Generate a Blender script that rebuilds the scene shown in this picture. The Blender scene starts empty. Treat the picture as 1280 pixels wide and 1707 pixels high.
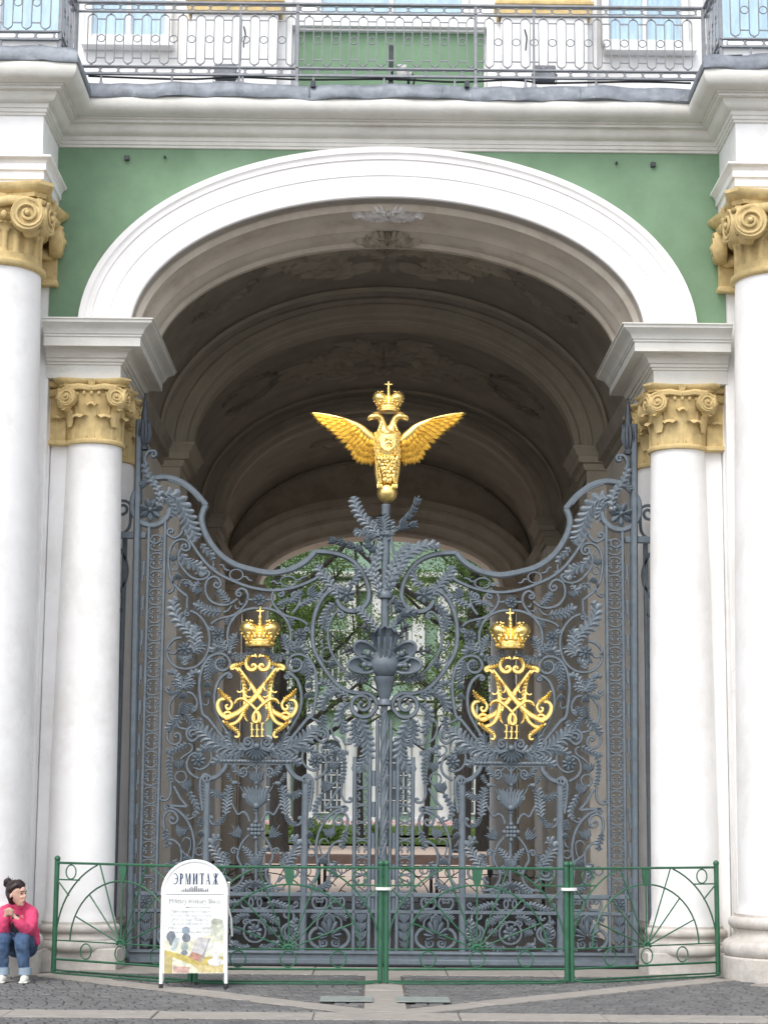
import bpy, bmesh, math, random
from math import sin, cos, pi, radians, sqrt, atan2, hypot
from mathutils import Vector, Matrix
random.seed(7)
SC = bpy.context.scene
COL = SC.collection

# ---------------------------------------------------------------- camera
EYE = Vector((-0.131, -20.0, 1.55)); FPX = 3164.0
def cam_axes():
    yaw, pitch, roll = radians(.32), radians(9.24), radians(.47)
    f = Vector((sin(yaw)*cos(pitch), cos(yaw)*cos(pitch), sin(pitch)))
    r = Vector((cos(yaw), -sin(yaw), 0)); u = r.cross(f)
    return r*cos(roll)+u*sin(roll), u*cos(roll)-r*sin(roll), f
CR, CU, CF = cam_axes()
cam = bpy.data.cameras.new('camera'); camo = bpy.data.objects.new('camera', cam); COL.objects.link(camo)
m = Matrix((CR, CU, -CF)).transposed().to_4x4(); m.translation = EYE; camo.matrix_world = m
cam.sensor_fit = 'HORIZONTAL'; cam.sensor_width = 36; cam.lens = 36*FPX/1280; cam.clip_end = 2000
SC.camera = camo

# ---------------------------------------------------------------- light
SUN_EL, SUN_AZ = 52, -22        # azimuth measured from the camera's back, + to the right
w = bpy.data.worlds.new('World'); SC.world = w; w.use_nodes = True
nt = w.node_tree; nt.nodes.clear()
sky = nt.nodes.new('ShaderNodeTexSky'); sky.sky_type = 'NISHITA'; sky.sun_disc = False
sky.sun_elevation = radians(SUN_EL); sky.sun_rotation = radians(180-SUN_AZ)
sky.air_density = 1.0; sky.dust_density = 2.0; sky.ozone_density = 1.0
hs = nt.nodes.new('ShaderNodeHueSaturation'); hs.inputs['Saturation'].default_value = .34
bg = nt.nodes.new('ShaderNodeBackground'); bg.inputs['Strength'].default_value = .15
wo = nt.nodes.new('ShaderNodeOutputWorld')
nt.links.new(sky.outputs[0], hs.inputs['Color']); nt.links.new(hs.outputs[0], bg.inputs['Color']); nt.links.new(bg.outputs[0], wo.inputs['Surface'])
sl = bpy.data.lights.new('sun', 'SUN'); sl.energy = .65; sl.angle = radians(25); sl.color = (1, .96, .9)
so = bpy.data.objects.new('sun', sl); COL.objects.link(so)
sd = Vector((sin(radians(SUN_AZ))*cos(radians(SUN_EL)), -cos(radians(SUN_AZ))*cos(radians(SUN_EL)), sin(radians(SUN_EL))))
so.rotation_euler = sd.to_track_quat('Z', 'Y').to_euler()
vs = SC.view_settings; vs.view_transform = 'Standard'; vs.look = 'None'; vs.gamma = 1; vs.exposure = 1.08
SC.cycles.max_bounces = 10; SC.cycles.diffuse_bounces = 6

# ---------------------------------------------------------------- helpers
def gp(px, py, y=0.0):
    """point of the photograph carried onto the vertical plane at depth y -> (x, z) in metres"""
    d = CF + CR*((px-640)/FPX) - CU*((py-853.5)/FPX)
    t = (y-EYE.y)/d.y
    return (EYE.x+d.x*t, EYE.z+d.z*t)

class MB:
    def __init__(s): s.V = []; s.F = []
    def add(s, V, F):
        n = len(s.V); s.V += [tuple(v) for v in V]; s.F += [tuple(i+n for i in f) for f in F]; return s
    def box(s, c, d, b=0):
        x, y, z = c; a, e, h = d[0]/2, d[1]/2, d[2]/2
        if b <= 0:
            V = [(x+i*a, y+j*e, z+k*h) for k in (-1, 1) for j in (-1, 1) for i in (-1, 1)]
            return s.add(V, [(0,2,3,1),(4,5,7,6),(0,1,5,4),(1,3,7,5),(3,2,6,7),(2,0,4,6)])
        P = lambda q, zz: [(x-a+q, y-e, zz), (x+a-q, y-e, zz), (x+a, y-e+q, zz), (x+a, y+e-q, zz), (x+a-q, y+e, zz), (x-a+q, y+e, zz), (x-a, y+e-q, zz), (x-a, y-e+q, zz)]
        Q = lambda zz: [(x-a+b, y-e+b, zz), (x+a-b, y-e+b, zz), (x+a-b, y+e-b, zz), (x-a+b, y+e-b, zz)]
        V = Q(z-h)+P(b, z-h+b)+P(b, z+h-b)+Q(z+h)
        F = [(0,3,2,1), (20,21,22,23)]
        for k in range(8): F.append((4+k, 4+(k+1)%8, 12+(k+1)%8, 12+k))
        for k in range(4):
            i0, i1 = 4+2*k, 4+2*k+1
            F.append((k, (k+1)%4, i1, i0)); F.append(((k+1)%4, 4+(2*k+2)%8, i1))
            j0, j1 = 12+2*k, 12+2*k+1
            F.append((20+k, j0, j1, 20+(k+1)%4)); F.append((20+(k+1)%4, j1, 12+(2*k+2)%8))
        return s.add(V, F)
    def lathe(s, prof, c=(0,0,0), n=24, ang=(0, 2*pi), sx=1, sy=1, mod=None):
        full = abs(ang[1]-ang[0]-2*pi) < 1e-6; k = n if full else n+1
        V = []; F = []
        for (r, z) in prof:
            for i in range(k):
                a = ang[0]+(ang[1]-ang[0])*i/n
                rr = r if mod is None else mod(r, z, a)
                V.append((c[0]+rr*cos(a)*sx, c[1]+rr*sin(a)*sy, c[2]+z))
        for j in range(len(prof)-1):
            for i in range(n):
                i2 = (i+1) % k
                F.append((j*k+i, j*k+i2, (j+1)*k+i2, (j+1)*k+i))
        if full and prof[0][0] > 1e-4: F.append(tuple(range(k-1, -1, -1)))
        if full and prof[-1][0] > 1e-4: F.append(tuple((len(prof)-1)*k+i for i in range(k)))
        return s.add(V, F)
    def grid(s, P, closed=False):
        r = len(P); c = len(P[0]); V = [p for row in P for p in row]; F = []
        for j in range(r-1):
            for i in range(c if closed else c-1):
                i2 = (i+1) % c
                F.append((j*c+i, j*c+i2, (j+1)*c+i2, (j+1)*c+i))
        return s.add(V, F)
    def tube(s, pts, rad, n=6, caps=True, flat=1.0, up=None):
        P = [Vector(p) for p in pts]; N = len(P)
        R = rad if isinstance(rad, (list, tuple)) else [rad]*N
        rows = []; prev = None
        for i in range(N):
            t = (P[min(i+1, N-1)]-P[max(i-1, 0)])
            if t.length < 1e-9: t = Vector((0, 0, 1))
            t.normalize()
            if up is not None: a = Vector(up)-t*Vector(up).dot(t)
            elif prev is None: a = t.orthogonal()
            else: a = prev-t*prev.dot(t)
            if a.length < 1e-6: a = t.orthogonal()
            a.normalize(); b = t.cross(a); prev = a
            rows.append([tuple(P[i]+(a*cos(2*pi*k/n)*flat+b*sin(2*pi*k/n))*R[i]) for k in range(n)])
        n0 = len(s.V); s.grid(rows, closed=True)
        if caps:
            s.F.append(tuple(n0+k for k in range(n-1, -1, -1))); s.F.append(tuple(n0+(N-1)*n+k for k in range(n)))
        return s
    def ball(s, c, r, n=10, m=6, sx=1, sy=1, sz=1):
        prof = [(max(1e-5, r*sin(pi*j/m)), -r*cos(pi*j/m)*sz) for j in range(m+1)]
        return s.lathe(prof, c, n, sx=sx, sy=sy)
    def bar(s, P, W, t, y=0, closed=False, dome=.45):
        """flat iron bar following 2-D points (x,z), width W, thickness t in depth, chamfered front edges"""
        N = len(P); Wd = W if isinstance(W, (list, tuple)) else [W]*N
        rows = []
        for i in range(N):
            a = P[(i-1) % N] if closed else P[max(i-1, 0)]; b = P[(i+1) % N] if closed else P[min(i+1, N-1)]
            dx, dz = b[0]-a[0], b[1]-a[1]; L = hypot(dx, dz) or 1
            nx, nz = -dz/L, dx/L; h = Wd[i]/2; x, z = P[i]
            tt = t*(.35+.65*min(1, Wd[i]/(max(Wd)+1e-9)))
            rows.append([(x+nx*h*k, y+d*tt, z+nz*h*k) for k, d in ((-1, .5), (-1, -.5+dome*.6), (-.55, -.5), (.55, -.5), (1, -.5+dome*.6), (1, .5))])
        if closed: rows.append(rows[0])
        n0 = len(s.V); s.grid(rows, closed=True)
        if not closed:
            s.F.append(tuple(n0+k for k in range(6))); s.F.append(tuple(n0+(N-1)*6+k for k in range(5, -1, -1)))
        return s
    def flip(s):
        s.F = [tuple(reversed(f)) for f in s.F]; return s
    def xform(s, M):
        s.V = [tuple(M @ Vector(v)) for v in s.V]; return s
    def mesh(s, name, mat, smooth=True, ang=38):
        me = bpy.data.meshes.new(name); me.from_pydata(s.V, [], s.F); me.materials.append(mat)
        if smooth:
            me.polygons.foreach_set('use_smooth', [True]*len(me.polygons)); me.set_sharp_from_angle(angle=radians(ang))
        return me
    def build(s, name, mat, parent=None, smooth=True, ang=38, fix=True):
        me = s.mesh(name, mat, smooth, ang)
        if fix:
            bm = bmesh.new(); bm.from_mesh(me); bmesh.ops.recalc_face_normals(bm, faces=bm.faces); bm.to_mesh(me); bm.free()
        return link(name, me, parent)

def link(name, data, parent=None, loc=None, rot=None, scale=None):
    o = bpy.data.objects.new(name, data); COL.objects.link(o)
    if parent is not None: o.parent = parent
    if loc is not None: o.location = loc
    if rot is not None: o.rotation_euler = rot
    if scale is not None: o.scale = scale
    return o
def tag(o, label, cat, group=None):
    o['label'] = label; o['category'] = cat
    if group: o['group'] = group
    return o
def thing(name, label, cat, loc=(0,0,0), group=None):
    return tag(link(name, None, loc=loc), label, cat, group)
def structure(o): o['kind'] = 'structure'; return o
def stuff(o): o['kind'] = 'stuff'; return o
def copy_tree(o, parent=None):
    c = o.copy(); COL.objects.link(c)
    c.parent = parent
    for ch in list(o.children): copy_tree(ch, c)
    return c

def spline(P, k=6, closed=False):
    """Catmull-Rom through the points"""
    n = len(P); out = []
    if n < 3: return [tuple(p) for p in P]
    rng = n if closed else n-1
    for i in range(rng):
        p0 = P[(i-1) % n] if closed or i > 0 else P[0]; p1 = P[i]; p2 = P[(i+1) % n]; p3 = P[(i+2) % n] if closed or i+2 < n else P[-1]
        for j in range(k):
            t = j/k
            out.append(tuple(.5*((2*b)+(c-a)*t+(2*a-5*b+4*c-d)*t*t+(3*b-a-3*c+d)*t**3) for a, b, c, d in zip(p0, p1, p2, p3)))
    if not closed: out.append(tuple(P[-1]))
    return out
def spiral(cx, cy, r0, r1, a0, turns, n=22):
    """photo-pixel spiral from radius r0 (at angle a0, degrees, clockwise on the page when turns>0) to r1"""
    return [(cx+(r0+(r1-r0)*i/n)*cos(radians(a0)+2*pi*turns*i/n), cy+(r0+(r1-r0)*i/n)*sin(radians(a0)+2*pi*turns*i/n)) for i in range(n+1)]

def moulding(mb, path, prof, closed=False):
    """profile (projection, z) swept along a plan path; projection goes to the right of the travel direction"""
    n = len(path); rows = []
    for i in range(n):
        p = Vector(path[i])
        def nrm(a, b):
            d = (Vector(b)-Vector(a)).normalized(); return Vector((d.y, -d.x))
        if closed: n1, n2 = nrm(path[i-1], path[i]), nrm(path[i], path[(i+1) % n])
        else:
            n1 = nrm(path[i-1], path[i]) if i > 0 else nrm(path[i], path[i+1])
            n2 = nrm(path[i], path[i+1]) if i < n-1 else n1
        mv = (n1+n2); mv = mv/(mv.dot(n1)) if mv.length > 1e-6 else n1
        rows.append([(p.x+mv.x*q, p.y+mv.y*q, z) for q, z in prof])
    if closed: rows.append(rows[0])
    return mb.grid(rows)

# ---------------------------------------------------------------- materials
def mat(name, col, rough=.7, metal=0, var=.12, scale=6, bump=.0, bscale=60, col2=None, detail=6, spec=.4, thr=(.35, .65), stretch=None):
    m = bpy.data.materials.new(name); m.use_nodes = True; t = m.node_tree; b = t.nodes['Principled BSDF']
    b.inputs['Roughness'].default_value = rough; b.inputs['Metallic'].default_value = metal
    b.inputs['Specular IOR Level'].default_value = spec
    tc = t.nodes.new('ShaderNodeTexCoord'); mp = t.nodes.new('ShaderNodeMapping'); t.links.new(tc.outputs['Object'], mp.inputs['Vector'])
    if stretch: mp.inputs['Scale'].default_value = stretch
    nz = t.nodes.new('ShaderNodeTexNoise'); nz.inputs['Scale'].default_value = scale; nz.inputs['Detail'].default_value = detail; nz.inputs['Roughness'].default_value = .62
    t.links.new(mp.outputs[0], nz.inputs['Vector'])
    rp = t.nodes.new('ShaderNodeValToRGB'); rp.color_ramp.elements[0].position, rp.color_ramp.elements[1].position = thr
    c2 = col2 if col2 else tuple(c*(1-var) for c in col)
    c1 = col if col2 else tuple(min(1, c*(1+var*.5)) for c in col)
    rp.color_ramp.elements[0].color = (*c2, 1); rp.color_ramp.elements[1].color = (*c1, 1)
    t.links.new(nz.outputs['Fac'], rp.inputs[0]); t.links.new(rp.outputs[0], b.inputs['Base Color'])
    if bump:
        n2 = t.nodes.new('ShaderNodeTexNoise'); n2.inputs['Scale'].default_value = bscale; n2.inputs['Detail'].default_value = 4
        bp_ = t.nodes.new('ShaderNodeBump'); bp_.inputs['Strength'].default_value = bump; bp_.inputs['Distance'].default_value = .01
        t.links.new(tc.outputs['Object'], n2.inputs['Vector']); t.links.new(n2.outputs['Fac'], bp_.inputs['Height']); t.links.new(bp_.outputs[0], b.inputs['Normal'])
    m['ramp'] = 1
    return m
def dirty(m, col, lo, hi, scale=3.0, stretch=(1, 1, 1), amount=1.0):
    """second noise layer: blotches of another colour"""
    t = m.node_tree; b = t.nodes['Principled BSDF']; src = b.inputs['Base Color'].links[0].from_socket
    tc = t.nodes.new('ShaderNodeTexCoord'); mp = t.nodes.new('ShaderNodeMapping'); mp.inputs['Scale'].default_value = stretch
    nz = t.nodes.new('ShaderNodeTexNoise'); nz.inputs['Scale'].default_value = scale; nz.inputs['Detail'].default_value = 9; nz.inputs['Roughness'].default_value = .7
    mr = t.nodes.new('ShaderNodeMapRange'); mr.inputs['From Min'].default_value = lo; mr.inputs['From Max'].default_value = hi; mr.inputs['To Max'].default_value = amount
    mx = t.nodes.new('ShaderNodeMixRGB'); mx.inputs['Color2'].default_value = (*col, 1)
    t.links.new(tc.outputs['Object'], mp.inputs[0]); t.links.new(mp.outputs[0], nz.inputs['Vector']); t.links.new(nz.outputs['Fac'], mr.inputs['Value'])
    t.links.new(mr.outputs[0], mx.inputs['Fac']); t.links.new(src, mx.inputs['Color1']); t.links.new(mx.outputs[0], b.inputs['Base Color'])
    return m
def cracked(m, col=(.66, .645, .63), scale=1.3, width=.004, lo=.56, hi=.66):
    """hairline cracks in patches"""
    t = m.node_tree; b = t.nodes['Principled BSDF']; src = b.inputs['Base Color'].links[0].from_socket
    tc = t.nodes.new('ShaderNodeTexCoord'); nz = t.nodes.new('ShaderNodeTexNoise'); nz.inputs['Scale'].default_value = 4; nz.inputs['Detail'].default_value = 5
    ad = t.nodes.new('ShaderNodeMixRGB'); ad.blend_type = 'ADD'; ad.inputs[0].default_value = .35; vo = t.nodes.new('ShaderNodeTexVoronoi'); vo.feature = 'DISTANCE_TO_EDGE'; vo.inputs['Scale'].default_value = scale
    lt = t.nodes.new('ShaderNodeMath'); lt.operation = 'LESS_THAN'; lt.inputs[1].default_value = width
    n2 = t.nodes.new('ShaderNodeTexNoise'); n2.inputs['Scale'].default_value = 1.1; mr = t.nodes.new('ShaderNodeMapRange'); mr.inputs['From Min'].default_value = lo; mr.inputs['From Max'].default_value = hi
    mu_ = t.nodes.new('ShaderNodeMath'); mu_.operation = 'MULTIPLY'; mx = t.nodes.new('ShaderNodeMixRGB'); mx.inputs['Color2'].default_value = (*col, 1)
    L = t.links.new; L(tc.outputs['Object'], nz.inputs['Vector']); L(tc.outputs['Object'], ad.inputs[1]); L(nz.outputs['Color'], ad.inputs[2]); L(ad.outputs[0], vo.inputs['Vector']); L(vo.outputs['Distance'], lt.inputs[0])
    L(tc.outputs['Object'], n2.inputs['Vector']); L(n2.outputs['Fac'], mr.inputs['Value']); L(lt.outputs[0], mu_.inputs[0]); L(mr.outputs[0], mu_.inputs[1]); L(mu_.outputs[0], mx.inputs['Fac']); L(src, mx.inputs['Color1']); L(mx.outputs[0], b.inputs['Base Color']); return m
M = {}
M['white'] = dirty(mat('white_stucco', (.84, .83, .82), .75, var=.05, scale=2.5, bump=.15, bscale=25), (.62, .58, .52), .60, .85, 1.6, (1, 1, .35), .5)
M['white'] = cracked(dirty(M['white'], (.70, .68, .65), .50, .60, 1.1, (1, 1, .8), .55), width=.003)
M['trim'] = dirty(mat('cream_stone_trim', (.66, .645, .60), .75, var=.08, scale=3, bump=.2, bscale=30), (.42, .37, .32), .55, .8, 2.2, (.5, 1, 2.5), .65)
M['archw'] = dirty(mat('white_archivolt', (.82, .80, .79), .75, var=.05, scale=3, bump=.15, bscale=30), (.55, .50, .45), .58, .85, 2, (1, 1, .5), .5)
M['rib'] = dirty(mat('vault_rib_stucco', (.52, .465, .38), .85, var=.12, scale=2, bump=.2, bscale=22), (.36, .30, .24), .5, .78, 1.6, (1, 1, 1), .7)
M['green'] = dirty(mat('green_stucco', (.178, .285, .178), .85, var=.14, scale=1.7, bump=.15, bscale=40), (.235, .335, .245), .5, .8, 1.1, (1, 1, .6), .5)
M['ochre'] = dirty(mat('ochre_plaster', (.60, .455, .215), .75, var=.2, scale=9, bump=.3, bscale=35), (.34, .235, .10), .54, .74, 9, (1, 1, .4), .6)
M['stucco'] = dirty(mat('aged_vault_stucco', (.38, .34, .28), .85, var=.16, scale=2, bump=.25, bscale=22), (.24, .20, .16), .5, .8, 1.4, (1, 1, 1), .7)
M['pwall'] = dirty(mat('passage_wall_stucco', (.80, .755, .69), .85, var=.1, scale=2, bump=.2, bscale=22), (.60, .53, .45), .5, .8, 1.2, (1, 1, .5), .6)
M['soffit'] = dirty(mat('soffit_stucco', (.74, .67, .58), .82, var=.12, scale=2, bump=.2, bscale=22), (.40, .31, .22), .5, .75, 1.7, (1, 1, 1), .7)
M['lead'] = dirty(mat('lead_sheet', (.21, .23, .26), .55, metal=.3, var=.3, scale=6, bump=.6, bscale=9), (.36, .37, .37), .58, .72, 9, (1, 1, 1), .7)
M['iron'] = dirty(mat('grey_iron_paint', (.118, .145, .170), .40, var=.18, scale=9, bump=.08, bscale=60, spec=.5), (.04, .048, .058), .52, .78, 16, (1, 1, 1), .6)
M['iron'] = dirty(M['iron'], (.17, .15, .135), .62, .78, 6, (1, 1, 1), .55)
M['iron_mid'] = mat('dark_old_iron_paint', (.06, .072, .088), .42, var=.3, scale=10)  # darker iron colour for the stile finials
M['iron_dark'] = mat('dark_iron', (.05, .055, .065), .5, var=.3, scale=12)
M['rail'] = dirty(mat('railing_iron', (.26, .27, .29), .55, var=.2, scale=12), (.24, .20, .17), .6, .8, 20, (1, 1, 1), .5)
M['gold'] = mat('gilding', (1.0, .73, .27), .34, metal=1, var=.08, scale=14, bump=.12, bscale=55)
M['fgreen'] = mat('green_paint', (.026, .115, .06), .45, var=.2, scale=9, spec=.5)
M['stone'] = dirty(mat('granite_base', (.58, .545, .505), .8, var=.16, scale=7, bump=.35, bscale=45), (.40, .35, .30), .48, .75, 3.2, (1, 1, 1.5), .7)
M['slab'] = dirty(mat('pale_granite_slab', (.31, .285, .255), .8, var=.14, scale=9, bump=.3, bscale=70), (.20, .188, .175), .5, .8, 2.3, (1, 1, 1), .7)
M['sett'] = dirty(mat('dark_sett', (.128, .127, .126), .78, var=.3, scale=5, bump=.5, bscale=60), (.175, .168, .160), .50, .75, 2.0, (1, 1, 1), .65)
M['joint'] = mat('joint_sand', (.105, .10, .095), .95, var=.3, scale=20)
M['curtain'] = mat('blue_curtain', (.46, .62, .74), .8, var=.18, scale=5, stretch=(3, 1, .8))
M['frame'] = mat('window_frame_paint', (.72, .72, .70), .6, var=.1, scale=8)
M['glass_dark'] = mat('dark_window_glass', (.05, .065, .075), .12, var=.5, scale=.8, spec=.6)
M['bark'] = mat('bark', (.022, .019, .016), .9, var=.5, scale=14, bump=.8, bscale=20, stretch=(1, 1, .25))
M['black'] = mat('black_rubber', (.02, .02, .022), .6, var=.2)
def glass():
    m = bpy.data.materials.new('window_glass'); m.use_nodes = True; t = m.node_tree; t.nodes.clear()
    o = t.nodes.new('ShaderNodeOutputMaterial'); tr = t.nodes.new('ShaderNodeBsdfTransparent'); g = t.nodes.new('ShaderNodeBsdfGlossy'); g.inputs['Roughness'].default_value = .03
    tr.inputs['Color'].default_value = (.93, .97, .98, 1)
    mx = t.nodes.new('ShaderNodeMixShader'); mx.inputs[0].default_value = .14
    t.links.new(tr.outputs[0], mx.inputs[1]); t.links.new(g.outputs[0], mx.inputs[2]); t.links.new(mx.outputs[0], o.inputs[0]); return m
M['glass'] = glass()
# ================================================================ ground
G = .065
def flat(name, pts, z, m, parent=None):
    return MB().add([(x, y, z) for x, y in pts], [tuple(range(len(pts)))]).build(name, m, parent, smooth=False, fix=False)
M['ground'] = dirty(mat('square_paving', (.27, .26, .25), .85, var=.3, scale=3, bump=.5, bscale=30), (.34, .33, .31), .5, .8, .6)
ground = structure(flat('ground', [(-400, -400), (400, -400), (400, 400), (-400, 400)], G-.06, M['ground']))
pave = structure(MB().box((0, -5.6, G-.026), (16, 9.4, .03)).build('pavement', M['joint'], smooth=False))
# strips of pale granite slabs; each slab an object of its own
slab_cache = {}
def slab_strip(p, q, wdt, L0=.9, skew0=0, skew1=0, z=G):
    p, q = Vector(p), Vector(q); d = q-p; L = d.length; d.normalize(); nrm = Vector((-d.y, d.x))
    n = max(1, round(L/L0)); cuts = [0]+[i*L/n+random.uniform(-.12, .12) for i in range(1, n)]+[L]
    for a, b in zip(cuts, cuts[1:]):
        g = .004; mb = MB()
        sk = lambda s, t: (skew0*s if t == cuts[0] else skew1*s if t == L else 0)
        c = [p+d*(a+g+sk(-1, a))-nrm*wdt/2, p+d*(b-g+sk(-1, b))-nrm*wdt/2, p+d*(b-g+sk(1, b))+nrm*wdt/2, p+d*(a+g+sk(1, a))+nrm*wdt/2]
        dz = random.uniform(-.003, .004); mid = sum(c, Vector((0, 0)))/4
        V = [(v.x, v.y, z-.05) for v in c]+[(v.x, v.y, z-.006+dz) for v in c]+[(v.x+(mid.x-v.x)*.012, v.y+(mid.y-v.y)*.012, z+dz) for v in c]
        F = [(k, (k+1) % 4, 4+(k+1) % 4, 4+k) for k in range(4)]+[(4+k, 4+(k+1) % 4, 8+(k+1) % 4, 8+k) for k in range(4)]+[(8, 9, 10, 11)]
        mb.add(V, F).build('slab', M['slab'], pave, smooth=False)
strips = [((-3.0, -.52), (3.0, -.52), 1.02, 1.25), ((0, -1.05), (0, -4.62), .34, .85), ((-3.28, -1.22), (-.12, -4.66), .30, .95), ((3.28, -1.22), (.12, -4.66), .30, .95),
          ((-7.5, -4.98), (7.5, -4.98), .52, 1.15), ((-3.5, -1.9), (-5.6, -4.4), .34, 1.0), ((3.55, -1.75), (5.6, -4.4), .34, 1.0)]
for s in strips: slab_strip(*s)
def in_strip(x, y):
    for p, q, wd, _ in strips:
        p, q = Vector(p), Vector(q); d = q-p; L = d.length; d.normalize(); r = Vector((x, y))-p
        if -.05 < r.dot(d) < L+.05 and abs(r.x*d.y-r.y*d.x) < wd/2+.055: return True
    return (x-4)**2+(y+1.15)**2 < .66**2 or (x+4)**2+(y+1.15)**2 < .66**2
setts = MB(); sx, sy = .135, .105; row = 0; y = -10.0
while y < -.98:
    x = -7.6+(row % 2)*sx/2+random.uniform(-.02, .02)
    while x < 7.6:
        wv = sx*random.uniform(.86, 1.1)
        cx_, cy_ = x+wv/2, y+sy/2
        if not in_strip(cx_, cy_) and not (cy_ > -1.02 and abs(cx_) < 3.2):
            a, b = wv/2-.0045, sy/2-.0045; dz = random.gauss(0, .0012); tx, ty = random.gauss(0, .005), random.gauss(0, .006); e = .010
            T = lambda i, j, q: (cx_+i*(a-q), cy_+j*(b-q))
            V = []
            for q, zz in ((0, -.03), (.001, -.011), (e, 0)):
                for i, j in ((-1, -1), (1, -1), (1, 1), (-1, 1)):
                    X, Y = T(i, j, q); V.append((X, Y, G+zz+dz+tx*(X-cx_)+ty*(Y-cy_)))
            F = [(k, (k+1) % 4, 4+(k+1) % 4, 4+k) for k in range(4)]+[(4+k, 4+(k+1) % 4, 8+(k+1) % 4, 8+k) for k in range(4)]+[(8, 9, 10, 11)]
            setts.add(V, F)
        x += wv
    y += sy; row += 1
stuff(setts.build('sett', M['sett'], pave, smooth=False, fix=False))
M['plate'] = mat('galvanised_plate', (.26, .29, .27), .6, metal=.1, var=.2, scale=10)
for px, lab in ((-.32, 'pale green metal cover plate in the paving left of the centre strip'), (.32, 'pale green metal cover plate in the paving right of the centre strip')):
    tag(MB().box((px, -3.7, G+.010), (.44, .46, .006), .002).build('cover_plate', M['plate']), lab, 'cover plate', 'cover plates in the paving')

# ================================================================ palace
palace = thing('palace', 'green and white palace front with great arched carriage passage and ochre capitals', 'building', (0, 0, 0))
YW, YP, XP = -.65, -1.57, 3.52          # wall plane, pier face, pier side
ZS, ZI = 6.58, 6.64                      # springing, impost top
def ell(a, b, zs, n=64, a0=0, a1=pi):
    return [(a*cos(a0+(a1-a0)*i/n), zs+b*sin(a0+(a1-a0)*i/n)) for i in range(n+1)]
def arch_sweep(mb, a, b, zs, prof, n=72, drop=0):
    """profile (offset outward from the curve, y) carried round a half ellipse"""
    rows = []
    for i in range(n+1):
        t = pi*i/n; x, z = a*cos(t), b*sin(t); nx, nz = cos(t)/a, sin(t)/b; L = hypot(nx, nz); nx /= L; nz /= L
        rows.append([(x+nx*o, yy, zs+z+nz*o) for o, yy in prof])
    if drop:
        rows = [[(x, yy, z-drop) for x, yy, z in rows[0]]]+rows+[[(x, yy, z-drop) for x, yy, z in rows[-1]]]
    return mb.grid(rows)
# spandrel wall (green)
mb = MB(); N = 80; P0 = []; P1 = []
for i in range(N+1):
    x = -3.56+7.12*i/N; q = 1-(x/2.95)**2
    P0.append((x, YW, ZS+1.70*sqrt(q) if q > 0 else ZI-.12)); P1.append((x, YW, 8.7))
mb.grid([P0, P1]).build('wall', M['green'], palace, smooth=False)
for px, py, s in ((212, 264, .05), (275, 262, .022), (1027, 272, .022), (1088, 275, .05)):
    X, Z = gp(px, py, YW)
    MB().box((X, YW-.02, Z), (s, .05, s), .004).build('wall_bracket', M['iron_dark'], palace)
# archivolt
ai, bi = 2.69, 1.475; ao = .545
prof = [(.0, YW+.3), (.0, YW-.095), (.012, YW-.105), (.23, YW-.107), (.236, YW-.116), (.25, YW-.116), (.256, YW-.108), (.405, YW-.110), (.412, YW-.124), (.43, YW-.124), (.436, YW-.114), (.455, YW-.118), (.475, YW-.128), (.482, YW-.138), (.545, YW-.140), (.55, YW+.02)]
arch_sweep(MB(), ai, bi, ZS, prof).build('archivolt', M['archw'], palace)
# soffit of the great arch
prof = [(0, YW-.05), (.0, YW+.12), (-.02, YW+.16), (-.05, YW+.2), (-.02, YW+.24), (-.02, YW+.27), (.03, YW+.30), (.05, YW+.36), (.05, YW+.92), (.02, YW+.96), (-.02, YW+1.0), (-.02, YW+1.06), (-.05, YW+1.1), (-.05, YW+1.32), (-.09, YW+1.36), (-.09, YW+1.44), (-.06, YW+1.48), (-.06, YW+1.55), (.02, YW+1.6), (.5, YW+1.6)]
arch_sweep(MB(), ai, bi, ZS, prof).build('arch_soffit', M['soffit'], palace)
# pier entablature and cornice running over wall and piers
path = [(-9, YP), (-XP, YP), (-XP, YW), (XP, YW), (XP, YP), (9, YP)]
prof = [(0, 8.60), (.022, 8.604), (.022, 8.628), (.036, 8.634), (.036, 8.668), (.048, 8.674), (.052, 8.70), (.056, 8.715), (.085, 8.722), (.115, 8.738), (.135, 8.765), (.14, 8.79), (.15, 8.80), (.15, 8.815), (.20, 8.82), (.20, 8.845), (.225, 8.85), (.225, 8.868), (.262, 8.868), (.31, 8.876), (.35, 8.90), (.372, 8.94), (.378, 8.985), (.368, 9.03), (.345, 9.06), (.05, 9.07)]
moulding(MB(), path, prof).build('cornice', M['trim'], palace)
# lead flashing: wavy sheet on top of the cornice
def densify(path, step):
    out = []
    for a, b in zip(path, path[1:]):
        n = max(1, int((Vector(b)-Vector(a)).length/step))
        out += [tuple(Vector(a).lerp(Vector(b), k/n)) for k in range(n)]
    return out+[path[-1]]
cw = [(-9, YP-.385), (-XP+.385, YP-.385), (-XP+.385, YW-.385), (XP-.385, YW-.385), (XP-.385, YP-.385), (9, YP-.385)]
prof = [(-.04, 9.035), (-.002, 9.037), (.004, 9.05), (.002, 9.09), (-.006, 9.13), (-.016, 9.165), (-.035, 9.195), (-.07, 9.215), (-.14, 9.228), (-.26, 9.236), (-.42, 9.245)]
mb = MB(); moulding(mb, densify(cw, .11), prof)
mb.V = [(x, y+.012*sin(7*x+3*z)*(z > 9)+random.gauss(0, .004), z+(.013*sin(3.1*x+1)+.008*sin(11*x+5*y)+random.gauss(0, .0035))*(.3 if z < 9.03 else 1)) for x, y, z in mb.V]
lead = mb.build('lead_flashing', M['lead'], palace, ang=50)
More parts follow.
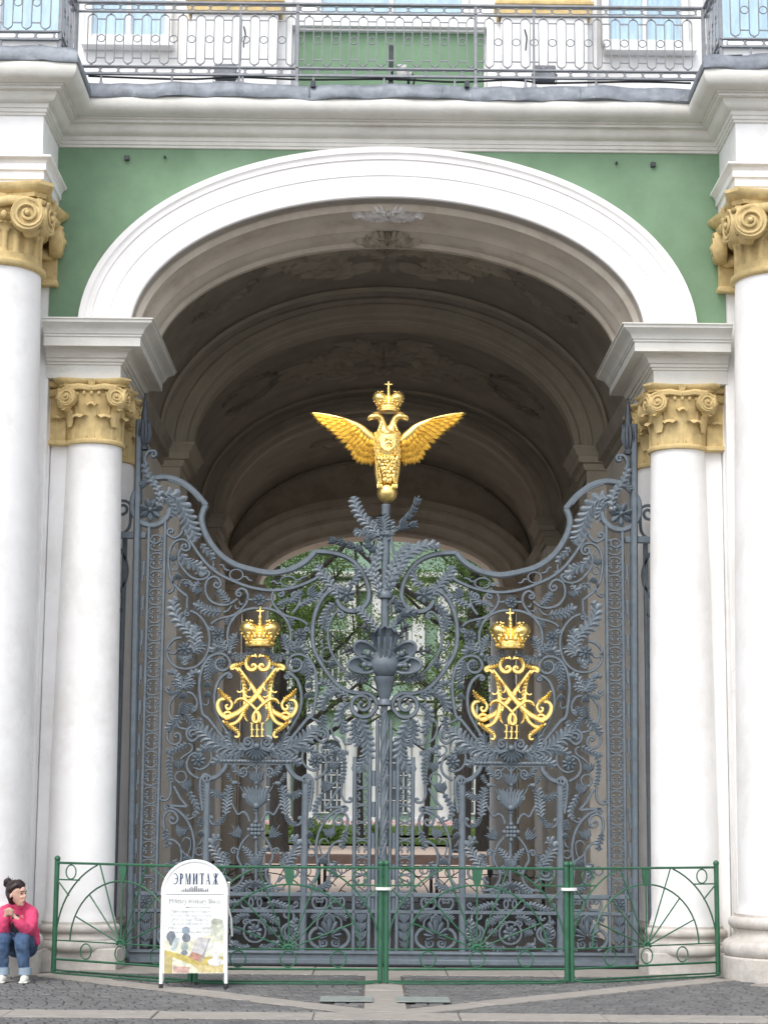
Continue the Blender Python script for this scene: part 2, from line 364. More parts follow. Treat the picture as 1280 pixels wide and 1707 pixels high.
for px in (-2.2, -.85, .55, 2.0):                      # standing seams
    mb = MB(); P = [(px, YW-.39, 9.05), (px+.004, YW-.388, 9.10), (px, YW-.372, 9.165), (px-.004, YW-.31, 9.22), (px, YW-.10, 9.243)]
    mb.tube(P, .008, 5).build('seam', M['lead'], lead)
for px in (522, 778):                                   # little clips on the edge
    X, Z = gp(px, 141, -1.0); MB().box((X, -1.02, Z), (.05, .05, .075), .006).build('clip', M['iron_dark'], lead)
# pier: frieze, architrave
for s in (-1, 1):
    x0, x1 = sorted((s*XP, s*9))
    mb = MB().box(((x0+x1)/2, (YP+.3)/2, 8.37), (x1-x0, .3-YP, .54)); mb.build('frieze', M['white'], palace, smooth=False)
    pa = [(-9, YP), (-XP, YP), (-XP, .2)] if s < 0 else [(XP, .2), (XP, YP), (9, YP)]
    prof = [(-.06, 7.84), (.0, 7.845), (.0, 7.92), (.025, 7.925), (.025, 8.01), (.05, 8.015), (.05, 8.085), (.062, 8.095), (.075, 8.12), (.105, 8.135), (.105, 8.155), (-.02, 8.16)]
    moulding(MB(), pa, prof).build('architrave', M['white'], palace)
# pilaster strips behind the great columns, wall return
for s in (-1, 1):
    MB().box((s*4.8, .02, 4.0), (2.53, 1.0, 8.0), .01).build('pilaster', M['white'], palace)          # inner edge x=3.535, face y=-.48
    MB().box((s*4.72, -.56, 3.8), (2.36, .16, 7.3), .006).build('pilaster_face', M['white'], palace)   # inner edge 3.54
# passage piers that carry the imposts
    MB().box((s*3.22, .35, 3.06), (.62, 1.5, 6.12), .01).build('pier', M['white'], palace)   # x 2.91..3.53, y -.4..1.1
    prof = [(-.10, 6.08), (.0, 6.085), (.0, 6.225), (.018, 6.23), (.018, 6.25), (.04, 6.258), (.04, 6.285), (.06, 6.295), (.075, 6.33), (.10, 6.355), (.12, 6.36), (.12, 6.372), (.225, 6.378), (.225, 6.47), (.24, 6.478), (.24, 6.495), (.255, 6.505), (.262, 6.53), (.285, 6.56), (.325, 6.585), (.35, 6.60), (.355, 6.63), (.37, 6.632), (.37, 6.645), (-.1, 6.66)]
    X = 2.785
    pa = [(-3.56, YW), (-X, YW), (-X, 1.0), (-3.3, 1.0)] if s < 0 else [(3.3, 1.0), (X, 1.0), (X, YW), (3.56, YW)]
    moulding(MB(), pa, prof).build('impost', M['trim'], palace)
    MB().box((s*3.2, .18, 6.36), (.80, 1.6, .54)).build('impost_core', M['white'], palace, smooth=False)

# ---------------------------------------------------------------- columns and capitals
def volute(mb, c, nrm, r, thick, hand=1, turns=2.0):
    """scroll face: disc, raised spiral fillet and eye; nrm horizontal"""
    c = Vector(c); n = Vector((nrm[0], nrm[1], 0)).normalized(); u = Vector((-n.y, n.x, 0))*hand; z = Vector((0, 0, 1))
    k = 20
    ring = lambda rr, d: [tuple(c+u*rr*cos(2*pi*i/k)+z*rr*sin(2*pi*i/k)+n*d) for i in range(k)]
    rows = [ring(r*.93, -thick), ring(r, -thick*.85), ring(r*.99, -.15*thick), ring(r*.93, 0), ring(r*.86, -.02*r), ring(r*.5, -.10*r), ring(.01, -.05*r)]
    mb.grid(rows, closed=True)
    pts = []; rad = []
    for i in range(31):
        t = i/30; a = pi/2-2*pi*turns*t; rr = r*(.90-.72*t)
        pts.append(c+u*rr*cos(a)+z*rr*sin(a)+n*(-.06*r+.16*r*t)); rad.append(r*(.115-.03*t))
    mb.tube(pts, rad, 6)
    mb.ball(tuple(c+n*.10*r), r*.17, 8, 6)
def leafplate(mb, ang, r0, z0, h, wd, curl, tilt=0, c=(0, 0), lobes=5, cup=.25):
    """acanthus leaf standing on a bell: ribbed, lobed, tip curling out and down"""
    nu, nv = 9, 9; rows = []
    for j in range(nv+1):
        t = j/nv
        if t < .72: rr = r0+.02*h*t+tilt*h*t*t; zz = z0+h*t/.72*.93
        else:
            q = (t-.72)/.28*pi*.85; base = r0+.02*h*.72+tilt*h*.52
            rr = base+curl*(1-cos(q))*.55+curl*.25*sin(q); zz = z0+h*.93+curl*.35*sin(q)-curl*.22*(1-cos(q))
        wv = wd*(.62+.38*sin(pi*min(1, t*1.05)))*(1-.45*max(0, (t-.75)/.25)**2)*(1+.10*sin(t*pi*2*lobes))
        row_ = []
        for i in range(nu+1):
            s_ = 2*i/nu-1; a = ang+s_*wv/2/r0
            rib = .012*h*cos(s_*pi*3.5)+.03*h*(1-abs(s_))**2
            r2 = rr+rib-cup*.06*h*s_*s_*min(1, t*4)
            row_.append((c[0]+r2*cos(a), c[1]+r2*sin(a), zz-.05*h*s_*s_*(t > .6)))
        rows.append(row_)
    return mb.grid(rows)
def abacus(mb, r, z0, z1, scoop=.14, cut=.10, half=None):
    """four-horned abacus with hollow sides, moulded edge"""
    pl = []
    for q in range(4):
        a0 = pi/4+q*pi/2
        for tt in (-cut, cut):
            pl.append((r*cos(a0+tt), r*sin(a0+tt)))
        A = Vector((r*cos(a0+cut), r*sin(a0+cut))); B = Vector((r*cos(a0+pi/2-cut), r*sin(a0+pi/2-cut)))
        for k in range(1, 8):
            t = k/8; p = A.lerp(B, t); m_ = p.normalized(); p = p-m_*scoop*r*4*t*(1-t)*.85; pl.append((p.x, p.y))
    H = z1-z0
    rows = []
    for f, zz in ((.72, z0), (.86, z0+.02*H), (.88, z0+.30*H), (.91, z0+.34*H), (.95, z0+.5*H), (1.0, z0+.72*H), (1.0, z1-.03*H), (.98, z1), (.2, z1)):
        rows.append([(x*f, y_*f, zz) for x, y_ in pl])
    return mb.grid(rows, closed=True)
def fleuron(mb, ang, r, z, s):
    d = Vector((cos(ang), sin(ang), 0)); u = Vector((-d.y, d.x, 0))
    c = d*r+Vector((0, 0, z))
    for k in (-1, 0, 1):
        mb.tube([c-Vector((0, 0, s*.8))+u*k*s*.1, c+d*s*.1+u*k*s*.35, c+d*s*.35+u*k*s*.55+Vector((0, 0, s*(.75-.25*abs(k))))], [s*.18, s*.3, s*.12], 6)
    mb.ball(tuple(c-Vector((0, 0, s*.9))+d*s*.1), s*.38, 8, 6)
def egg_ring(mb, r, z, s, n=26):
    for i in range(n):
        a = 2*pi*i/n; mb.ball((r*cos(a), r*sin(a), z), s, 7, 5, sz=1.25)
def cap_inner(rn=.285, H=.66):
    mb = MB()
    mb.lathe([(rn, -.02), (rn+.03, -.015), (rn+.04, .008), (rn+.03, .03), (rn+.005, .038), (rn-.003, .06), (rn, .30), (rn+.015, .40), (rn+.05, .47), (rn+.06, .50), (rn+.04, .515), (rn+.05, .56), (rn+.05, .6)], n=36)
    for k in range(8): leafplate(mb, k*pi/4+pi/8, rn+.012, .015, .275, .19, .085)
    for k in range(8): leafplate(mb, k*pi/4, rn+.006, .02, .41, .16, .075)
    egg_ring(mb, rn+.062, .505, .022, 28)
    for q in range(4):
        a = pi/4+q*pi/2
        for sgn in (-1, 1):
            na = a-sgn*radians(32); cc = Vector((cos(a), sin(a), 0))*(rn+.135)+Vector((-sin(a), cos(a), 0))*(-sgn)*.055
            volute(mb, (cc.x+cos(na)*.03, cc.y+sin(na)*.03, .465), (cos(na), sin(na)), .105, .10, hand=sgn)
            fa = a-sgn*pi/4; st = Vector((cos(fa), sin(fa), 0))*(rn+.07)+Vector((0, 0, .55)); en = Vector((cc.x+cos(na)*.0, cc.y+sin(na)*.0, .555))
            mb.tube([st, st.lerp(en, .5)+Vector((0, 0, .02)), en], [.03, .035, .04], 6)
        leafplate(mb, a, rn+.05, .16, .20, .13, .07, tilt=.25)      # leaf under the horn
        mb.tube([Vector((cos(a), sin(a), 0))*(rn+.06)+Vector((0, 0, .36)), Vector((cos(a), sin(a), 0))*(rn+.13)+Vector((0, 0, .40)), Vector((cos(a), sin(a), 0))*(rn+.16)+Vector((0, 0, .45))], [.05, .07, .06], 8)
        fleuron(mb, q*pi/2, rn+.06, .61, .06)
    abacus(mb, rn+.235, .575, H)
    return mb
def cap_big(rn=.433, H=.80):
    mb = MB()
    nfl = 20
    def mod(r, z, a):
        if .10 < z < .36:
            t = (a*nfl/(2*pi)) % 1; d = abs(t-.5)
            top = .345-.03*(d/.33)**2
            if d < .33 and z < top and z > .125: return r-.034*min(1, (.33-d)*9)
        return r
    prof = [(rn, -.03), (rn+.03, -.025), (rn+.048, .0), (rn+.045, .03), (rn+.01, .045)]+[(rn+.004+.0*z, .06+.02*z) for z in range(0, 17)]+[(rn+.02, .40), (rn+.045, .41), (rn+.03, .425), (rn+.07, .45), (rn+.09, .49), (rn+.06, .515), (rn+.07, .6), (rn+.07, .7)]
    mb.lathe(prof, n=200, mod=mod)
    egg_ring(mb, rn+.088, .475, .036, 24)
    for k in range(60):
        a = 2*pi*k/60; mb.ball((cos(a)*(rn+.045), sin(a)*(rn+.045), .41), .013, 6, 4)
    for q in range(4):
        a = pi/4+q*pi/2; D = Vector((cos(a), sin(a), 0)); T = Vector((-sin(a), cos(a), 0))
        for sgn in (-1, 1):
            na = a-sgn*radians(38); cc = D*(rn+.18)+T*(-sgn)*.085
            volute(mb, (cc.x+cos(na)*.085, cc.y+sin(na)*.085, .46), (cos(na), sin(na)), .175, .13, hand=sgn)
            fa = a-sgn*pi/4; F_ = Vector((cos(fa), sin(fa), 0))
            st = F_*(rn+.10)+Vector((0, 0, .57)); en = Vector((cc.x+cos(na)*.0, cc.y+sin(na)*.0, .605))
            mb.tube([st, st.lerp(en, .5)+Vector((0, 0, .03)), en], [.05, .055, .06], 8)
            for j in range(4):                                        # husks on the roll
                p = D*(rn+.335-.022*j)+Vector((0, 0, .575-.075*j)); mb.ball((p.x, p.y, p.z), .030, 7, 5)
        mb.tube([D*(rn+.05)+Vector((0, 0, .32)), D*(rn+.15)+Vector((0, 0, .33)), D*(rn+.235)+Vector((0, 0, .40)), D*(rn+.262)+Vector((0, 0, .50)), D*(rn+.22)+Vector((0, 0, .62))], [.05, .075, .085, .08, .06], 10)
        fleuron(mb, q*pi/2, rn+.10, .72, .085)
        leafplate(mb, q*pi/2+pi/4, rn+.16, .52, .16, .16, .07, tilt=.3)
    abacus(mb, rn+.37, .655, H)
    return mb
inner_me = cap_inner().mesh('capital', M['ochre'], ang=50); big_me = cap_big().mesh('capital', M['ochre'], ang=50)
for me in (inner_me, big_me):
    bm = bmesh.new(); bm.from_mesh(me); bmesh.ops.recalc_face_normals(bm, faces=bm.faces); bm.to_mesh(me); bm.free()
def shaft_prof(rb, rt, z0, z1):
    out = [(rb+.021, z0), (rb+.021, z0+.03), (rb+.008, z0+.06), (rb, z0+.12)]
    for k in range(1, 13):
        t = k/12; out.append((rb+(rt-rb)*(t**1.6), z0+.12+(z1-.04-z0-.12)*t))
    return out+[(rt+.002, z1)]
def column(x, y, rb, rt, z0, z1, capme, name='column', rot=0):
    sh = MB().lathe(shaft_prof(rb, rt, z0, z1), n=56).build(name, M['white'], palace); sh.location = (x, y, 0)
    link('capital', capme, sh, (0, 0, z1), (0, 0, rot)); return sh
big_shaft, inner_shaft = [], []
for s in (-1, 1):
    sh = column(s*4.0, -1.15, .53, .433, .68, 7.06, big_me); big_shaft.append(sh)
    # attic base: round plinth, torus, hollow, torus
    b = MB().lathe([(.68, G-.03), (.69, G+.02), (.69, .27), (.675, .285)], n=56).build('plinth', M['stone'], sh)
    prof = [(.60, .285)]+[(.625+.075*cos(t*pi/10-pi/2), .36+.085*sin(t*pi/10-pi/2)*1.0) for t in range(0, 11)]+[(.615, .45), (.60, .47), (.585, .50), (.59, .535), (.60, .545)]+[(.585+.05*cos(t*pi/8-pi/2), .60+.055*sin(t*pi/8-pi/2)) for t in range(0, 9)]+[(.575, .66), (.575, .685), (.5, .69)]
    MB().lathe(prof, n=56).build('base', M['stone'], sh)
    for k, yy in enumerate((-.33, .66)):
        sh = column(s*3.077, yy, .345, .285, .52, 5.42, inner_me); inner_shaft.append(sh)
        prof = [(.40, .235)]+[(.40+.05*cos(t*pi/8-pi/2), .29+.055*sin(t*pi/8-pi/2)) for t in range(0, 9)]+[(.405, .355), (.385, .375), (.38, .40), (.385, .415)]+[(.38+.035*cos(t*pi/8-pi/2), .455+.04*sin(t*pi/8-pi/2)) for t in range(0, 9)]+[(.375, .50), (.375, .525), (.3, .53)]
        MB().lathe(prof, n=48).build('base', M['stone'], sh)
        if k == 0: MB().box((-s*.0, -.0, .15), (.88, .74, .24), .012).build('plinth', M['stone'], sh)
        else: MB().box((0, 0, .15), (.88, .74, .24), .012).build('plinth', M['stone'], sh)
    # half-capital of the flat pilaster beside the inner column
    mb = MB().box((s*3.46, -.40, 5.72), (.20, .14, .60), .01)
    mb.box((s*3.46, -.405, 5.43), (.23, .19, .05), .01)
    for k in (-1, 1):
        mb2 = MB(); leafplate(mb2, -pi/2, .30, 5.46, .26, .15, .07); mb2.V = [(x+s*3.46+.0, y+.30-.47+.0, z) for x, y, z in mb2.V]
    mb.add(mb2.V, mb2.F)
    mb.tube([(s*3.56, -.47, 5.95), (s*3.46, -.49, 5.97), (s*3.34, -.48, 5.95)], [.05, .05, .05], 8)
    volute(mb, (s*3.36, -.52, 5.885), (s*-.35, -1), .10, .12, hand=-s)
    mb.box((s*3.46, -.44, 6.045), (.26, .26, .07), .015)
    mb.build('pilaster_capital', M['ochre'], palace)
    mb = MB().box((s*4.6, -.58, 7.43), (2.24, .26, .70), .01); mb.box((s*4.6, -.60, 7.09), (2.28, .30, .06), .015)
    mb.build('pilaster_capital', M['ochre'], palace)
    # stone skirting of the piers
    MB().box((s*3.24, .30, .21), (.70, 1.66, .34), .02).build('skirting', M['stone'], palace)
    MB().box((s*4.8, .03, .33), (2.58, 1.1, .60), .03).build('skirting', M['stone'], palace)

# ---------------------------------------------------------------- passage
def ring_loft(mb, secs, n=56):
    rows = []
    for yy, a, b, zs in secs: rows.append([(x, yy, z) for x, z in ell(a, b, zs, n)])
    return mb.grid(rows)
def vault(y0, y1, a, b, zs): return ring_loft(MB(), [(y0, a, b, zs), (y1, a, b, zs)])
for y0, y1 in ((.9, 5.05), (5.95, 11.05), (11.95, 17.3)):
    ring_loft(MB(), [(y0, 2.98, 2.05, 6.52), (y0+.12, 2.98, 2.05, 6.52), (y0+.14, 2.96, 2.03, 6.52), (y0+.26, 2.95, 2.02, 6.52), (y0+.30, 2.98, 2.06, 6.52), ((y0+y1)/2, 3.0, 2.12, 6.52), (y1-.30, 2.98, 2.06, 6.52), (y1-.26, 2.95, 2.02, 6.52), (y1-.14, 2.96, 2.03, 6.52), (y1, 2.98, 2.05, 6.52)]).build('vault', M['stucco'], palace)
for yr in (5.0, 11.0):
    a, b = 2.66, 1.84
    prof = [(.5, yr), (.16, yr), (.14, yr-.02), (.10, yr-.02), (.09, yr), (.03, yr), (.02, yr+.03), (0, yr+.05), (0, yr+.28), (-.03, yr+.31), (-.03, yr+.36), (-.05, yr+.38), (-.05, yr+.62), (-.03, yr+.64), (-.03, yr+.69), (0, yr+.72), (0, yr+.95), (.03, yr+1.0), (.5, yr+1.0)]
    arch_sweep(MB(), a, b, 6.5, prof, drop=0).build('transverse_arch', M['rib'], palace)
    for s in (-1, 1):
        X = 2.72
        pa = [(-3.2, yr), (-X, yr), (-X, yr+1.0), (-3.2, yr+1.0)] if s < 0 else [(3.2, yr+1.0), (X, yr+1.0), (X, yr), (3.2, yr)]
        moulding(MB(), pa, [(-.02, 6.05), (0, 6.05), (0, 6.2), (.03, 6.21), (.05, 6.26), (.05, 6.29), (.12, 6.30), (.12, 6.38), (.15, 6.40), (.17, 6.46), (.20, 6.48), (.20, 6.51), (-.1, 6.52)]).build('impost', M['rib'], palace)
        MB().box((s*3.03, yr+.5, 3.05), (.62, .98, 6.1), .01).build('pier', M['pwall'], palace)
for s in (-1, 1):
    MB().box((s*3.12, 9.1, 3.25), (.28, 16.4, 6.6)).build('passage_wall', M['pwall'], palace, smooth=False)
    mb = MB(); 
    pa = [(-2.98, 1.1), (-2.98, 17.2)] if s < 0 else [(2.98, 17.2), (2.98, 1.1)]
    moulding(mb, pa, [(0, 6.22), (.03, 6.23), (.05, 6.30), (.12, 6.32), (.12, 6.42), (.16, 6.48), (.16, 6.52), (-.02, 6.54)]).build('string_course', M['stucco'], palace)
# far end of the passage: arch with lit mouldings, half columns
a, b = 2.36, 1.06
prof = [(.75, 16.6), (.62, 16.6), (.60, 16.58), (.54, 16.58), (.50, 16.62), (.40, 16.66), (.36, 16.64), (.30, 16.64), (.26, 16.70), (.14, 16.76), (.11, 16.74), (.06, 16.74), (0, 16.80), (0, 17.5), (.4, 17.52), (1.5, 17.52)]
arch_sweep(MB(), a, b, 6.0, prof).build('end_arch', M['soffit'], palace)
for s in (-1, 1):
    MB().box((s*3.26, 17.06, 3.0), (1.10, .90, 6.0)).build('end_pier', M['soffit'], palace, smooth=False)
    MB().lathe(shaft_prof(.27, .235, .5, 5.3), n=32).build('end_column', M['white'], palace).location = (s*2.43, 17.15, 0)
    mb = MB().lathe([(.25, 5.28), (.29, 5.30), (.25, 5.33), (.26, 5.6), (.32, 5.72), (.36, 5.8), (.36, 5.86)], n=24); mb.box((0, 0, 5.9), (.74, .74, .09), .01)
    mb.build('end_capital', M['white'], palace).location = (s*2.43, 17.15, 0)
    MB().box((s*2.45, 17.15, .28), (.78, .78, .46), .02).build('plinth', M['stone'], palace)
    MB().box((s*2.62, 16.98, 5.985), (.90, 1.16, .09), .01).build('impost', M['soffit'], palace)
# facade filler above end arch, seen from the passage; upper courtyard wall keeps the sky out of the passage
mb = MB(); P0 = []; P1 = []
for i in range(61):
    x = -3.6+7.2*i/60; q = 1-(x/2.7)**2
    P0.append((x, 16.95, 6.0+1.35*sqrt(q) if q > 0 else 5.9)); P1.append((x, 16.95, 9.2))
mb.grid([P0, P1]).build('end_wall', M['soffit'], palace, smooth=False)
MB().box((0, 8.2, 9.15), (18, 17.3, .16)).build('floor_slab', M['stucco'], palace, smooth=False)
for s in (-1, 1): MB().box((s*6.2, 8.9, 4.5), (5.6, 16.0, 9.0)).build('inner_mass', M['stucco'], palace, smooth=False)
for y0, y1 in ((.9, 5.05), (5.95, 11.05), (11.95, 17.3)):            # concentric fillets on the vault at both ends of a bay
    for yy, off in ((y1-.20, .02), (y1-.48, .03), (y1-.62, .05), (y0+.42, .04), (y0+.55, .02)):
        mb = MB(); P = [(x, yy, z) for x, z in ell(3.0-off-.01, 2.075-off, 6.52, 48)]; mb.tube(P, .028 if off < .05 else .018, 6).build('vault_fillet', M['rib'], palace)
M['pfloor'] = dirty(mat('passage_asphalt', (.075, .073, .07), .8, var=.15, scale=3, bump=.2, bscale=40), (.11, .105, .10), .5, .8, 1.2)
# passage floor and threshold step
structure(MB().box((0, 8.6, G-.05), (5.7, 17.1, .12)).build('passage_floor', M['pfloor'], smooth=False))
# ---------------------------------------------------------------- stucco reliefs
def rel_leaf0(mb, S, spine, wdt, n=6, hgt=.03, both=True):
    """lobed leaf laid on a surface: S(u,v)->(point, normal)"""
    sp = spline(spine, 4); N = len(sp)
    def put(P, W, h):
        rows = []
        for i, (p, wv) in enumerate(zip(P, W)):
            a, b_ = P[max(i-1, 0)], P[min(i+1, len(P)-1)]; dx, dy = b_[0]-a[0], b_[1]-a[1]; L = hypot(dx, dy) or 1
            r_ = []
            for k, e in ((-1, 0), (-.5, .8), (0, 1), (.5, .8), (1, 0)):
                pt, nn = S(p[0]-dy/L*wv*k, p[1]+dx/L*wv*k); r_.append(tuple(pt+nn*(h*e*(.3+.7*min(1, wv/(max(W)+1e-9))))))
            rows.append(r_)
        mb.grid(rows)
    put(sp, [wdt*.10*(1-.7*i/(N-1))+.004 for i in range(N)], hgt*1.2)
    for k in range(n):
        t = (k+.3)/n; i = min(int(t*(N-1)), N-2); p = sp[i]; q = sp[i+1]; dx, dy = q[0]-p[0], q[1]-p[1]; L = hypot(dx, dy) or 1; dx /= L; dy /= L
        ln = wdt*(.35+.65*sin(pi*(.12+.8*t)))
        for sg in ((-1, 1) if both else (1,)):
            P = []
            for j in range(5):
                f = j/4; P.append((p[0]+dx*ln*f*(.35+.5*f)-dy*sg*ln*f*(1-.25*f), p[1]+dy*ln*f*(.35+.5*f)+dx*sg*ln*f*(1-.25*f)))
            put(P, [ln*.16, ln*.22, ln*.22, ln*.16, ln*.03], hgt)
def vault_S(y0, a, b, zs, sl_=0):
    def S(u, v):                                   # u along X on the crown, v along depth
        t = pi/2-u/a; bb = b-abs(v)*sl_; p = Vector((a*cos(t), y0+v, zs+bb*sin(t))); n = Vector((-cos(t)/a, 0, -sin(t)/b)).normalized(); return p+n*.004, n
    return S
def scroll_pts(cx, cy, r, a0, turns): return [(cx+r*(1-.8*i/14)*cos(a0+2*pi*turns*i/14), cy+r*(1-.8*i/14)*sin(a0+2*pi*turns*i/14)) for i in range(15)]
def crest(name, S, w_, h_, m, k_=1.0):
    mb = MB()
    def rel_leaf(mb, S, sp, wd, n, hg): return rel_leaf0(mb, S, sp, wd, n, hg*k_)
    for sg in (-1, 1):
        rel_leaf(mb, S, [(0, 0), (sg*w_*.25, -h_*.15), (sg*w_*.55, h_*.1), (sg*w_*.8, -h_*.05), (sg*w_, h_*.15)], h_*.28, 8, .05)
        rel_leaf(mb, S, [(0, h_*.1), (sg*w_*.15, h_*.45), (sg*w_*.4, h_*.5), (sg*w_*.5, h_*.25), (sg*w_*.35, h_*.2)], h_*.22, 6, .045)
        rel_leaf(mb, S, [(0, -h_*.1), (sg*w_*.12, -h_*.4), (sg*w_*.32, -h_*.45), (sg*w_*.42, -h_*.3)], h_*.2, 5, .045)
        rel_leaf(mb, S, scroll_pts(sg*w_*.62, h_*.35, h_*.22, 0 if sg < 0 else pi, 1.2*sg), h_*.12, 7, .04)
    for k in range(7):
        a_ = pi*(k+.5)/7; rel_leaf(mb, S, [(0, 0), (cos(a_)*h_*.2, -sin(a_)*h_*.25), (cos(a_)*h_*.36, -sin(a_)*h_*.42)], h_*.12, 3, .06)
    return mb.build(name, m, palace)
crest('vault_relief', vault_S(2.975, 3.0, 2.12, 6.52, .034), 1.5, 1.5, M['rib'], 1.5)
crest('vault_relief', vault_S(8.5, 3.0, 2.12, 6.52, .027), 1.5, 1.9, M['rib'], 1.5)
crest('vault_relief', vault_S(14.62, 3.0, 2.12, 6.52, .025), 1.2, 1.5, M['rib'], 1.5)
crest('arch_cartouche', vault_S(-.30, 2.70, 1.485, ZS), .36, .34, M['archw'], 1.7)
crest('arch_cartouche', vault_S(.52, 2.68, 1.44, ZS), .34, .36, M['rib'], 1.7)
for s in (-1, 1):
    for yy in (2.975, 8.5):
        S = vault_S(yy, 3.0, 2.12, 6.52, .03); mb = MB()
        for q in (-1, 1):
            rel_leaf0(mb, S, [(s*1.75, q*.2), (s*2.1, q*.6), (s*2.6, q*.5), (s*2.8, q*.2)], .2, 7, .04)
        mb.build('vault_relief', M['stucco'], palace)

# ---------------------------------------------------------------- upper facade behind the balcony
YF = .3
MB().box((0, YF+.45, 11.7), (18, .9, 5.0)).build('upper_wall', M['white'], palace, smooth=False)
def panel(x0, x1, z0, z1, d, m, name, b=.008):
    return MB().box(((x0+x1)/2, YF-d/2+.002, (z0+z1)/2), (x1-x0, d, z1-z0), b).build(name, m, palace)
panel(-1.045, 1.06, 9.3, 10.36, .03, M['green'], 'green_panel')
panel(-1.10, 1.12, 10.36, 10.47, .14, M['white'], 'window_sill'); panel(-1.05, 1.07, 10.33, 10.36, .09, M['white'], 'sill_moulding')
for s in (-1, 1):
    panel(min(s*1.09, s*2.33), max(s*1.09, s*2.33), 9.3, 12, .16, M['white'], 'pilaster_backing')
    panel(min(s*1.24, s*2.20), max(s*1.24, s*2.20), 9.3, 10.40, .34, M['white'], 'pedestal')
    mb = MB(); path = [(-.50, 0), (-.50, -.36), (.50, -.36), (.50, 0)]
    moulding(mb, path, [(0, 10.40), (.02, 10.41), (.02, 10.50), (.05, 10.53), (.05, 10.56), (.02, 10.585), (.0, 10.60), (.0, 10.63), (.025, 10.66), (.0, 10.69), (-.05, 10.70)])
    o = mb.build('pilaster_base', M['ochre'], palace); o.location = (s*1.72, YF, 0)
    panel(s*1.72-.40, s*1.72+.40, 10.4, 13, .30, M['white'], 'upper_pilaster')
    panel(min(s*2.42, s*3.45), max(s*2.42, s*3.45), 10.10, 10.20, .16, M['white'], 'window_sill')
def window(x0, x1, z0, z1, name='window'):
    w_ = x1-x0; o = MB()
    for xx in (x0-.03, x1+.03): o.box((xx, YF-.045, (z0+z1)/2), (.09, .11, z1-z0), .008)
    for xx in ([(x0+x1)/2] if w_ > .5 else []): o.box((xx, YF-.03, (z0+z1)/2), (.06, .07, z1-z0), .006)
    o.box(((x0+x1)/2, YF-.035, z0+.03), (w_, .08, .07), .006)
    fr = o.build(name, M['frame'], palace)
    rows = []; n = 40
    for j in range(13):
        z = z0+(z1-z0)*j/12
        rows.append([(x0+w_*i/n, YF-.016-.010*sin(i*1.9+.9*sin(j*.8+i*.2))-.006*sin(i*.7+j*1.1), z) for i in range(n+1)])
    MB().grid(rows).build('curtain', M['curtain'], fr)
    for a_, b_ in ((x0+.015, (x0+x1)/2-.03), ((x0+x1)/2+.03, x1-.015)):
        MB().add([(a_, YF-.045, z0+.065), (b_, YF-.045, z0+.065), (b_, YF-.045, z1), (a_, YF-.045, z1)], [(0, 1, 2, 3)]).build('pane', M['glass'], fr, smooth=False, fix=False)
window(-.78, .82, 10.47, 12.6); window(-3.36, -2.52, 10.20, 12.6); window(2.46, 3.30, 10.20, 12.6); window(-5.2, -3.62, 10.20, 12.6); window(3.62, 5.2, 10.20, 12.6)
MB().box((0, -.15, 9.17), (18, 1.3, .125)).build('balcony_floor', M['lead'], palace, smooth=False)
for s in (-1, 1): MB().box((s*6.2, -1.1, 9.172), (5.4, 1.4, .125)).build('balcony_floor', M['lead'], palace, smooth=False)
# ================================================================ the iron gate
PX = 1/157.5                                   # one photograph pixel in the gate's plane, metres
def gq(P, y=0): return [gp(a, b, y) for a, b in P]
AX = gp(428.5, 1250)[0]                         # axis of a leaf's panel
leafroot = thing('gate_leaf', 'grey wrought-iron gate leaf with gilded crowned monogram, beside the left white columns', 'gate leaf', (0, 0, 0), 'ornate iron gate leaves')
REG = []                                        # (name, mesh, mirrored?)
IRON = M['iron']
def put(name, mb, mirror=False, m=None, parent=None, y=0):
    me = mb.mesh(name, m or IRON)
    bm = bmesh.new(); bm.from_mesh(me); bmesh.ops.recalc_face_normals(bm, faces=bm.faces); bm.to_mesh(me); bm.free()
    o = link(name, me, parent or leafroot)
    if mirror:
        c = link(name, me, parent or leafroot, (2*AX, 0, 0), None, (-1, 1, 1))
        return o, c
    return o
def curve(pts, w=4, name='scroll', mirror=False, t=.035, y=0, k=5, taper=None, m=None, parent=None, sp=True):
    P = gq(spline(pts, k) if sp else pts); W = w*PX*1.12; n = len(P)
    if taper is None: Wd = [W]*n
    elif taper == 'in': Wd = [W*(.45+.55*i/(n-1)) for i in range(n)]
    elif taper == 'out': Wd = [W*(1-.55*i/(n-1)) for i in range(n)]
    else: Wd = [W*(.35+.65*sin(pi*min(1, max(0, .08+.84*i/(n-1))))) for i in range(n)]
    return put(name, MB().bar(P, Wd, t, y), mirror, m, parent)
def curl(pts, c, r, w=4, name='scroll', turns=1.0, hand=None, mirror=False, t=.035, y=0, end=True, m=None, parent=None):
    """curve whose last point runs on into a spiral round c"""
    P = spline(pts, 5); x, z = P[-1]; a = math.degrees(atan2(z-c[1], x-c[0])); r0 = hypot(x-c[0], z-c[1])
    turns = abs(turns)
    if 1:
        (x0, z0) = P[max(0, len(P)-3)]; hand = 1 if ((x-x0)*-(z-c[1])+(z-z0)*(x-c[0])) > 0 else -1
    S = spiral(c[0], c[1], r0, max(1.0, r*.22), a, turns*hand, int(10+14*turns))
    Q = P[:-1]+S; n = len(Q); Wd = [w*PX*1.15*(1 if i < n*.75 else 1-.25*(i-n*.75)/(n*.25)) for i in range(n)]
    mb = MB().bar(gq(Q), Wd, t, y)
    if end: q = gp(*S[-1]); mb.ball((q[0], y-.012, q[1]), w*PX*.62, 8, 5)
    return put(name, mb, mirror, m, parent)
